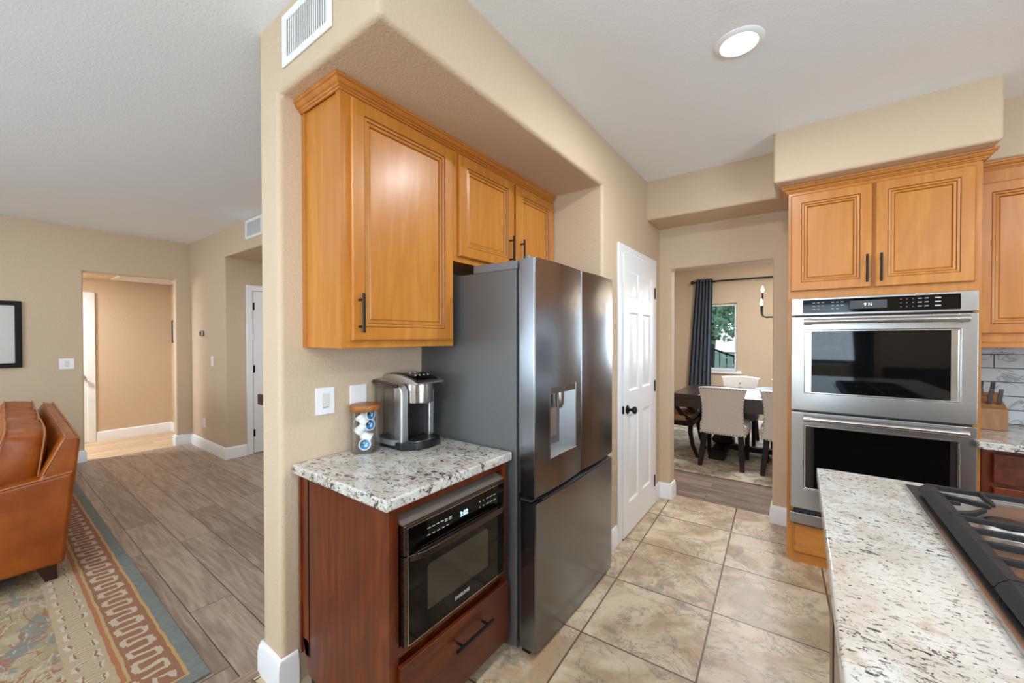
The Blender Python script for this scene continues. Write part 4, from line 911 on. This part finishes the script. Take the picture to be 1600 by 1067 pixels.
# hallway door (beyond the opening) and passage door
struct('door_frame_hall', MB().shell([-7.85, -7.83], [.0, .08, .905, .985], [0, 1.985, 2.06], lambda i, j, k: not (j == 1 and k == 0)), 'white_trim', bevel=.006, seg=3)
d2 = struct('door_2', MB().box(-7.849, -7.838, .08, .905, .01, 1.985), 'white_trim'); knob(d2, (-7.838, .86, .90), (1, 0, 0), 'silver_satin')
struct('door_frame_passage', MB().shell([-5.45, -5.43], [1.957, 2.025, 2.80, 2.868], [0, 2.01, 2.078], lambda i, j, k: not (j == 1 and k == 0)), 'white_trim', bevel=.006, seg=3)
d3 = struct('door_3', MB().box(-5.449, -5.438, 2.03, 2.80, .015, 2.005), 'white_trim')
for z in (.26, 1.05, 1.82): obj('hinge', MB().box(-5.438, -5.432, 2.026, 2.046, z-.045, z+.045), 'black_metal', d3)
hp = thing('picture_frame', 'narrow dark framed picture on the hallway side wall', 'picture', (-7.63, 1.80, 1.32))
obj('frame', MB().shell([-7.72, -7.70, -7.56, -7.54], [1.775, 1.799], [1.36, 1.38, 1.68, 1.70], lambda i, j, k: not (i == 1 and k == 1)), 'dark_frame', hp); obj('print', MB().box(-7.70, -7.56, 1.785, 1.799, 1.38, 1.68), 'mat_board', hp)
# wooden chair at the edge of the passage, mostly hidden by the wall end
ch = thing('wooden_chair', 'dark brown wooden chair half hidden behind the tan wall end', 'chair', (-3.4, 1.75, 0))
obj('seat', MB().box(-3.56, -3.12, 1.40, 1.82, .44, .47), 'leg_wood', ch, bevel=.01)
for x in (-3.57, -3.2):
    obj('rear_leg', MB().tube([(x, 1.50, .0), (x, 1.47, .45), (x-.01, 1.44, .95)], 1, rect=(.016, .018)), 'leg_wood', ch)
    obj('front_leg', MB().tube([(x, 1.78, .0), (x, 1.78, .45)], 1, rect=(.018, .018)), 'leg_wood', ch)
obj('back_rail', MB().box(-3.755, -3.18, 1.43, 1.455, .86, .95), 'leg_wood', ch, bevel=.006); obj('back_slat', MB().box(-3.58, -3.2, 1.445, 1.465, .62, .70), 'leg_wood', ch)

# ------------------------------------------------------------------ dining room
o = obj('area_rug', MB().box(-2.9, 1.6, 4.47, 6.75, .0005, .010), 'dining_rug_wool', bevel=.004); tag(o, 'muted beige patterned rug under the dining table', 'rug')
RZ = .0105
tb = thing('dining_table', 'dark espresso dining table on a pedestal base', 'table', (0, 5.54, RZ))
obj('tabletop', MB().box(-1.255, -.95, 4.975, 6.11, .715, .76).box(-.947, 1.25, 4.975, 6.11, .715, .76), 'espresso', tb, bevel=.004)
obj('apron', MB().box(-1.235, 1.23, 4.99, 6.09, .60, .715), 'espresso', tb, bevel=.003)
for px in (-.78, .78):
    obj('pedestal', MB().lathe([(0, .10), (.10, .10), (.13, .14), (.10, .2), (.065, .26), (.09, .36), (.115, .46), (.08, .54), (.11, .60), (0, .60)], (px, 5.54, 0), 4).box(px-.07, px+.07, 5.10, 5.98, .03, .11), 'espresso_leg', tb, bevel=.006)
    for y in (5.16, 5.92): obj('foot', MB().box(px-.085, px+.085, y-.09, y+.09, RZ, .095), 'espresso_leg', tb, bevel=.008)
obj('stretcher', MB().box(-.7, .7, 5.50, 5.58, .05, .11), 'espresso_leg', tb, bevel=.004)
o = thing('serving_tray', 'dark wooden footed tray on the dining table', 'tray', (-.12, 5.5, .76)); obj('tray', MB().lathe([(0, .795), (.20, .80), (.27, .825), (.275, .825), (.21, .787), (0, .782)], (-.1, 5.5, 0), 40, sx=1.2), 'dark_frame', o); obj('foot', MB().lathe([(.05, .761), (.045, .775), (.09, .79), (0, .79)], (-.1, 5.5, 0), 24), 'dark_frame', o)
def dining_chair(tufted):
    """local frame: sitter faces +Y, back at y=0"""
    c = thing('dining_chair', '', 'chair', world=False, group='upholstered chairs round the dining table')
    m = MB(); nu, nv = 16, 14; front, back = [], []
    def wid(v): return .205+.04*(2*v-1)**2*(1 if v > .5 else .75)
    for L, y0, inset in ((back, 0, 0), (front, .075, .012)):
        for j in range(nv+1):
            v = j/nv; row = []
            for i in range(nu+1):
                u = 2*i/nu-1; wv = wid(v)-inset
                z = .345+.535*v+(-.018*u*u if j == nv else 0); yy = y0+.06*u*u*(.35+.65*v)-.10*max(0, v-.1)**1.1
                row.append(m.bm.verts.new((u*wv, yy, z)))
            L.append(row)
    for L, fl in ((back, 0), (front, 1)):
        for j in range(nv):
            for i in range(nu): q = (L[j][i], L[j][i+1], L[j+1][i+1], L[j+1][i]); m.bm.faces.new(q if fl == 0 else q[::-1])
    for j in range(nv):
        for i in (0, nu): m.bm.faces.new((back[j][i], back[j+1][i], front[j+1][i], front[j][i]))
    for i in range(nu):
        for j in (0, nv): m.bm.faces.new((back[j][i], back[j][i+1], front[j][i+1], front[j][i]))
    edge = [back[j][0].co.copy() for j in range(nv+1)]+[back[nv][i].co.copy() for i in range(1, nu)]+[back[j][nu].co.copy() for j in range(nv, -1, -1)]
    bot = [back[0][i].co.copy() for i in range(nu+1)]
    obj('backrest', m, 'linen', c, bevel=.012, seg=3, ang=60)
    nh = MB()
    for path in (edge, bot):
        for p, q in zip(path, path[1:]):
            k = max(1, int((q-p).length/.024))
            for t in range(k):
                s_ = p.lerp(q, t/k); cx = s_.x*.955; zz = min(max(s_.z, .36), .858)
                nh.lathe([(.0065, 0), (.005, -.004), (0, -.0055)], (cx, s_.y-.0005, zz), 6, 'Y')
    obj('nailhead_trim', nh, 'bronze_steel', c, kind='stuff')
    if tufted:
        for ux, uz in ((-.10, .74), (.10, .74), (0, .66), (0, .80)): obj('tuft_button', MB().lathe([(0, .012), (.012, .008), (.014, 0)], (ux, .012+.06*(uz < .7), uz), 10, 'Y'), 'linen', c)
    obj('seat', MB().pillow(-.245, .245, .03, .50, .345, .475, .06, 10, 8), 'linen' if not tufted else 'grey_seat', c, ang=80)
    for sx in (-1, 1):
        obj('rear_leg', MB().tube([(sx*.175, .05, .38), (sx*.185, .02, .25), (sx*.20, -.05, .08), (sx*.205, -.085, 0)], [1.15, 1.1, .95, .8], rect=(.024, .024)), 'espresso_leg', c, bevel=.003)
        obj('front_leg', MB().tube([(sx*.20, .45, .37), (sx*.20, .46, 0)], [1.1, .75], rect=(.024, .024)), 'espresso_leg', c, bevel=.003)
    return c
A = dining_chair(False); A.location = (-.69, 4.84, RZ); A['label'] = 'light grey upholstered dining chair with nailhead trim, back to the kitchen, centre of the doorway'
B = copy_tree(A); B.location = (-.10, 4.84, RZ); B['label'] = 'light grey nailhead dining chair at the right, partly cut off by the doorway'
T = dining_chair(True); T.location = (-.67, 6.30, RZ); T.rotation_euler = (0, 0, math.pi); T['label'] = 'tufted grey dining chair on the far side of the table in front of the window'
U = copy_tree(T); U.location = (-.07, 6.30, RZ); U['label'] = 'tufted grey dining chair just showing at the right edge of the doorway'
ec = thing('dining_armchair', 'dark wood armchair with tan seat at the left end of the dining table', 'chair', (-1.4, 5.3, RZ))
obj('seat', MB().pillow(-1.62, -1.04, 5.02, 5.55, .42, .50, .06, 8, 8), 'seat_tan', ec, ang=80)
for b_ in ((-1.62, -1.035, 5.03, 5.07), (-1.62, -1.035, 5.50, 5.54), (-1.07, -1.035, 5.07, 5.50)): obj('seat_rail', MB().box(*b_, .37, .425), 'espresso_leg', ec, bevel=.004)
for y in (5.05, 5.52):
    obj('front_leg', MB().tube([(-1.05, y, .44), (-1.055, y, .30), (-1.03, y, .15), (-.97, y, .0)], [1.3, 1.15, 1, .8], rect=(.02, .02)), 'espresso_leg', ec, bevel=.003)
    obj('rear_leg', MB().tube([(-1.60, y, .98), (-1.60, y, .45), (-1.68, y, .0)], [1, 1.2, .8], rect=(.02, .02)), 'espresso_leg', ec, bevel=.003)
    obj('armrest', MB().tube([(-1.60, y, .66), (-1.30, y, .645), (-1.22, y, .60), (-1.15, y, .50), (-1.03, y, .43)], [1, 1, 1.1, 1.1, 1], rect=(.02, .016)), 'espresso_leg', ec, bevel=.003)
obj('back_panel', MB().box(-1.62, -1.58, 5.05, 5.52, .60, .98), 'espresso_leg', ec, bevel=.006)
# curtain and rod
rod = thing('curtain_rod', 'black curtain rod across the dining room window wall', 'curtain rod', (-.5, 7.12, 2.35))
obj('rod', MB().tube([(-1.43, 7.12, 2.345), (1.3, 7.12, 2.345)], .013, 10), 'black_metal', rod)
obj('finial', MB().lathe([(0, -1.495), (.02, -1.485), (.034, -1.463), (.02, -1.44), (.016, -1.43)], (0, 7.12, 2.345), 14, 'X'), 'black_metal', rod)
obj('bracket', MB().box(-1.155, -1.135, 7.12, 7.198, 2.335, 2.355), 'black_metal', rod)
cu = thing('curtain', 'dark blue-grey curtain panel hanging left of the dining window', 'curtain', (-1.28, 7.12, 0))
m = MB(); nx, nz = 72, 6; A_, B_ = [], []
for L, off in ((A_, 0), (B_, .004)):
    for k in range(nz+1):
        z = .03+k*(2.395-.03)/nz; t = k/nz; x0 = -1.56+.155*t; x1 = -1.185+.03*t; row = []
        for i in range(nx+1):
            u = i/nx; row.append(m.bm.verts.new((x0+(x1-x0)*u, 7.115+off+.045*math.sin(u*2*math.pi*5.5), z)))
        L.append(row)
for L in (A_, B_):
    for k in range(nz):
        for i in range(nx): m.bm.faces.new((L[k][i], L[k][i+1], L[k+1][i+1], L[k+1][i]))
for k in range(nz):
    for i in (0, nx): m.bm.faces.new((A_[k][i], A_[k+1][i], B_[k+1][i], B_[k][i]))
for i in range(nx):
    for k in (0, nz): m.bm.faces.new((A_[k][i], A_[k][i+1], B_[k][i+1], B_[k][i]))
obj('panel', m, 'curtain_cloth', cu, ang=80)
# chandelier
cd = thing('chandelier', 'black candle-style chandelier over the dining table', 'chandelier', (.12, 5.6, 1.69))
obj('stem', MB().tube([(.12, 5.6, 1.66), (.12, 5.6, 2.70)], .009, 10).lathe([(0, 2.705), (.06, 2.705), (.06, 2.685), (0, 2.68)], (.12, 5.6, 0), 24).lathe([(0, 1.64), (.03, 1.66), (.03, 1.71), (0, 1.73)], (.12, 5.6, 0), 20), 'black_metal', cd)
for k, (deg, dz) in enumerate(((190, 0), (170, .17), (250, .17), (290, 0), (350, .17), (10, 0), (70, .17), (110, 0))):
    a = math.radians(deg); ux, uy = math.cos(a), math.sin(a); R_ = .50
    P_ = lambda r_, z: (.12+ux*r_, 5.6+uy*r_, z)
    ar = obj('arm', MB().tube([P_(.02, 1.672), P_(R_-.04, 1.672), P_(R_-.01, 1.685), P_(R_, 1.715), P_(R_, 1.80+dz)], .0065, 8).tube([P_(R_, 1.735+dz), P_(R_, 1.81+dz)], .0105, 8), 'black_metal', cd)
    obj('bulb', MB().lathe([(0, 1.805+dz), (.008, 1.808+dz), (.017, 1.832+dz), (.013, 1.858+dz), (.004, 1.885+dz), (0, 1.89+dz)], P_(R_, 0), 12), 'bulb_glow', ar)
    pl = bpy.data.lights.new('candle_bulb', 'POINT'); pl.energy = 1.3; pl.color = (1, .8, .55); pl.shadow_soft_size = .02
    lo = bpy.data.objects.new('candle_bulb', pl); COL.objects.link(lo); lo.location = P_(R_+.035, 1.9+dz)

# ------------------------------------------------------------------ outside the windows
struct('ground_outside', MB().box(-40, 40, 7.4, 60, -.6, -.5).box(-40, 40, -60, -4.15, -.4, -.3).box(3.7, 60, -4.15, 7.4, -.4, -.3), 'lawn')
struct('road_outside', MB().box(-40, 40, 17, 26, -.5, -.48), 'road_grey')
struct('wall_outside', MB().box(-4, 1, 9.05, 9.2, -.5, .78), 'stucco')
rl = thing('stair_railing', 'black sloping stair railing outside the dining window', 'railing', (-1.3, 9.0, .78))
RP = lambda x: 1.19-.16/.44*(x+1.475)
obj('handrail', MB().tube([(-2.3, 9.1, RP(-2.3)), (-.5, 9.1, RP(-.5))], .02, 8), 'black_metal', rl)
for i in range(14):
    x = -2.25+i*.13; obj('baluster', MB().box(x-.008, x+.008, 9.092, 9.108, .78, RP(x)), 'black_metal', rl)
def tree(label, c, R_, n, trunk, name='tree'):
    t = thing(name, label, 'tree', (c[0], c[1], -.5))
    obj('trunk', MB().tube([(c[0], c[1], -.5), (c[0]+.1, c[1], c[2]*.5), (c[0], c[1], c[2])], [trunk, trunk*.8, trunk*.4], 10), 'bark', t)
    m = MB(); rnd = random.Random(hash(label) % 999 if False else len(label))
    for i in range(n):
        v = Vector((rnd.gauss(0, 1), rnd.gauss(0, 1), rnd.gauss(0, .8))).normalized()*(rnd.random()**.4); p = Vector(c)+Vector((v.x*R_[0], v.y*R_[1], v.z*R_[2]))
        a = Vector((rnd.gauss(0, 1), rnd.gauss(0, 1), rnd.gauss(0, 1))).normalized(); b = a.orthogonal().normalized(); s_ = R_[0]*rnd.uniform(.035, .07)
        m.faces([p-a*s_, p+b*s_*.5, p+a*s_, p-b*s_*.5], [(0, 1, 2, 3)], rnd.choice((0, 0, 1)))
    obj('foliage', m, ['leaf_green', 'leaf_light'], t, smooth=False)
tree('leafy green tree outside the dining window', (-2.45, 14.5, 2.75), (1.9, 1.5, 1.5), 6000, .12)
tree('round green tree outside the rear kitchen window', (-.8, -12, 2.6), (3, 2, 2.4), 2200, .2)
fp = thing('flowering_plant', 'white flowering bush below the stair railing outside the window', 'plant', (-1.02, 8.75, -.5))
m = MB(); fl = MB(); rnd = random.Random(5)
for i in range(160):
    a = rnd.uniform(0, 6.28); L_ = rnd.uniform(.15, .42); bx, by = -1.02+rnd.uniform(-.22, .22), 8.75+rnd.uniform(-.12, .12); z0 = .62
    d_ = Vector((math.cos(a)*.5, math.sin(a)*.5, 1)).normalized(); s_ = Vector((-math.sin(a), math.cos(a), 0))*.014; p = Vector((bx, by, z0)); q = p+d_*L_
    m.faces([p-s_, p+s_, q], [(0, 1, 2)])
    if i % 10 == 0: fl.lathe([(0, 0), (.022, .012), (.03, .03), (.012, .02), (0, .012)], q+Vector((0, 0, .05)), 8)
obj('leaves', m, 'leaf_light', fp, smooth=False); obj('blossoms', fl, 'petal_white', fp)
obj('stems', MB().tube([(-1.02, 8.75, -.5), (-1.02, 8.75, .7)], .08, 8), 'bark', fp)
# behind the camera: what the oven glass reflects
c = thing('curtain', 'dark blue-grey curtain panel beside the rear kitchen window', 'curtain', (.95, -3.9, 0))
m = MB(); pr = []
for i in range(41): pr.append((.82+.3*i/40, -3.9+.04*math.sin(i/40*6.283*4)))
m.prism(pr+[(x, y-.006) for x, y in pr[::-1]], 'Z', .03, 2.4); obj('panel', m, 'curtain_cloth', c)
c = thing('dresser', 'dark wooden dresser against the rear wall', 'dresser', (1.7, -3.7, 0))
obj('body', MB().box(1.25, 2.2, -3.99, -3.55, .05, .88), 'dark_console', c, bevel=.005)
for z in (.1, .37, .64): obj('drawer', MB().box(1.28, 2.17, -3.55, -3.535, z, z+.24), 'dark_console', c, bevel=.003)
for x in (1.28, 2.17):
    for y in (-3.95, -3.6): obj('leg', MB().box(x-.02, x+.02, y-.02, y+.02, 0, .05), 'dark_console', c)
for o in COL.objects:
    if 'w' in o: del o['w']
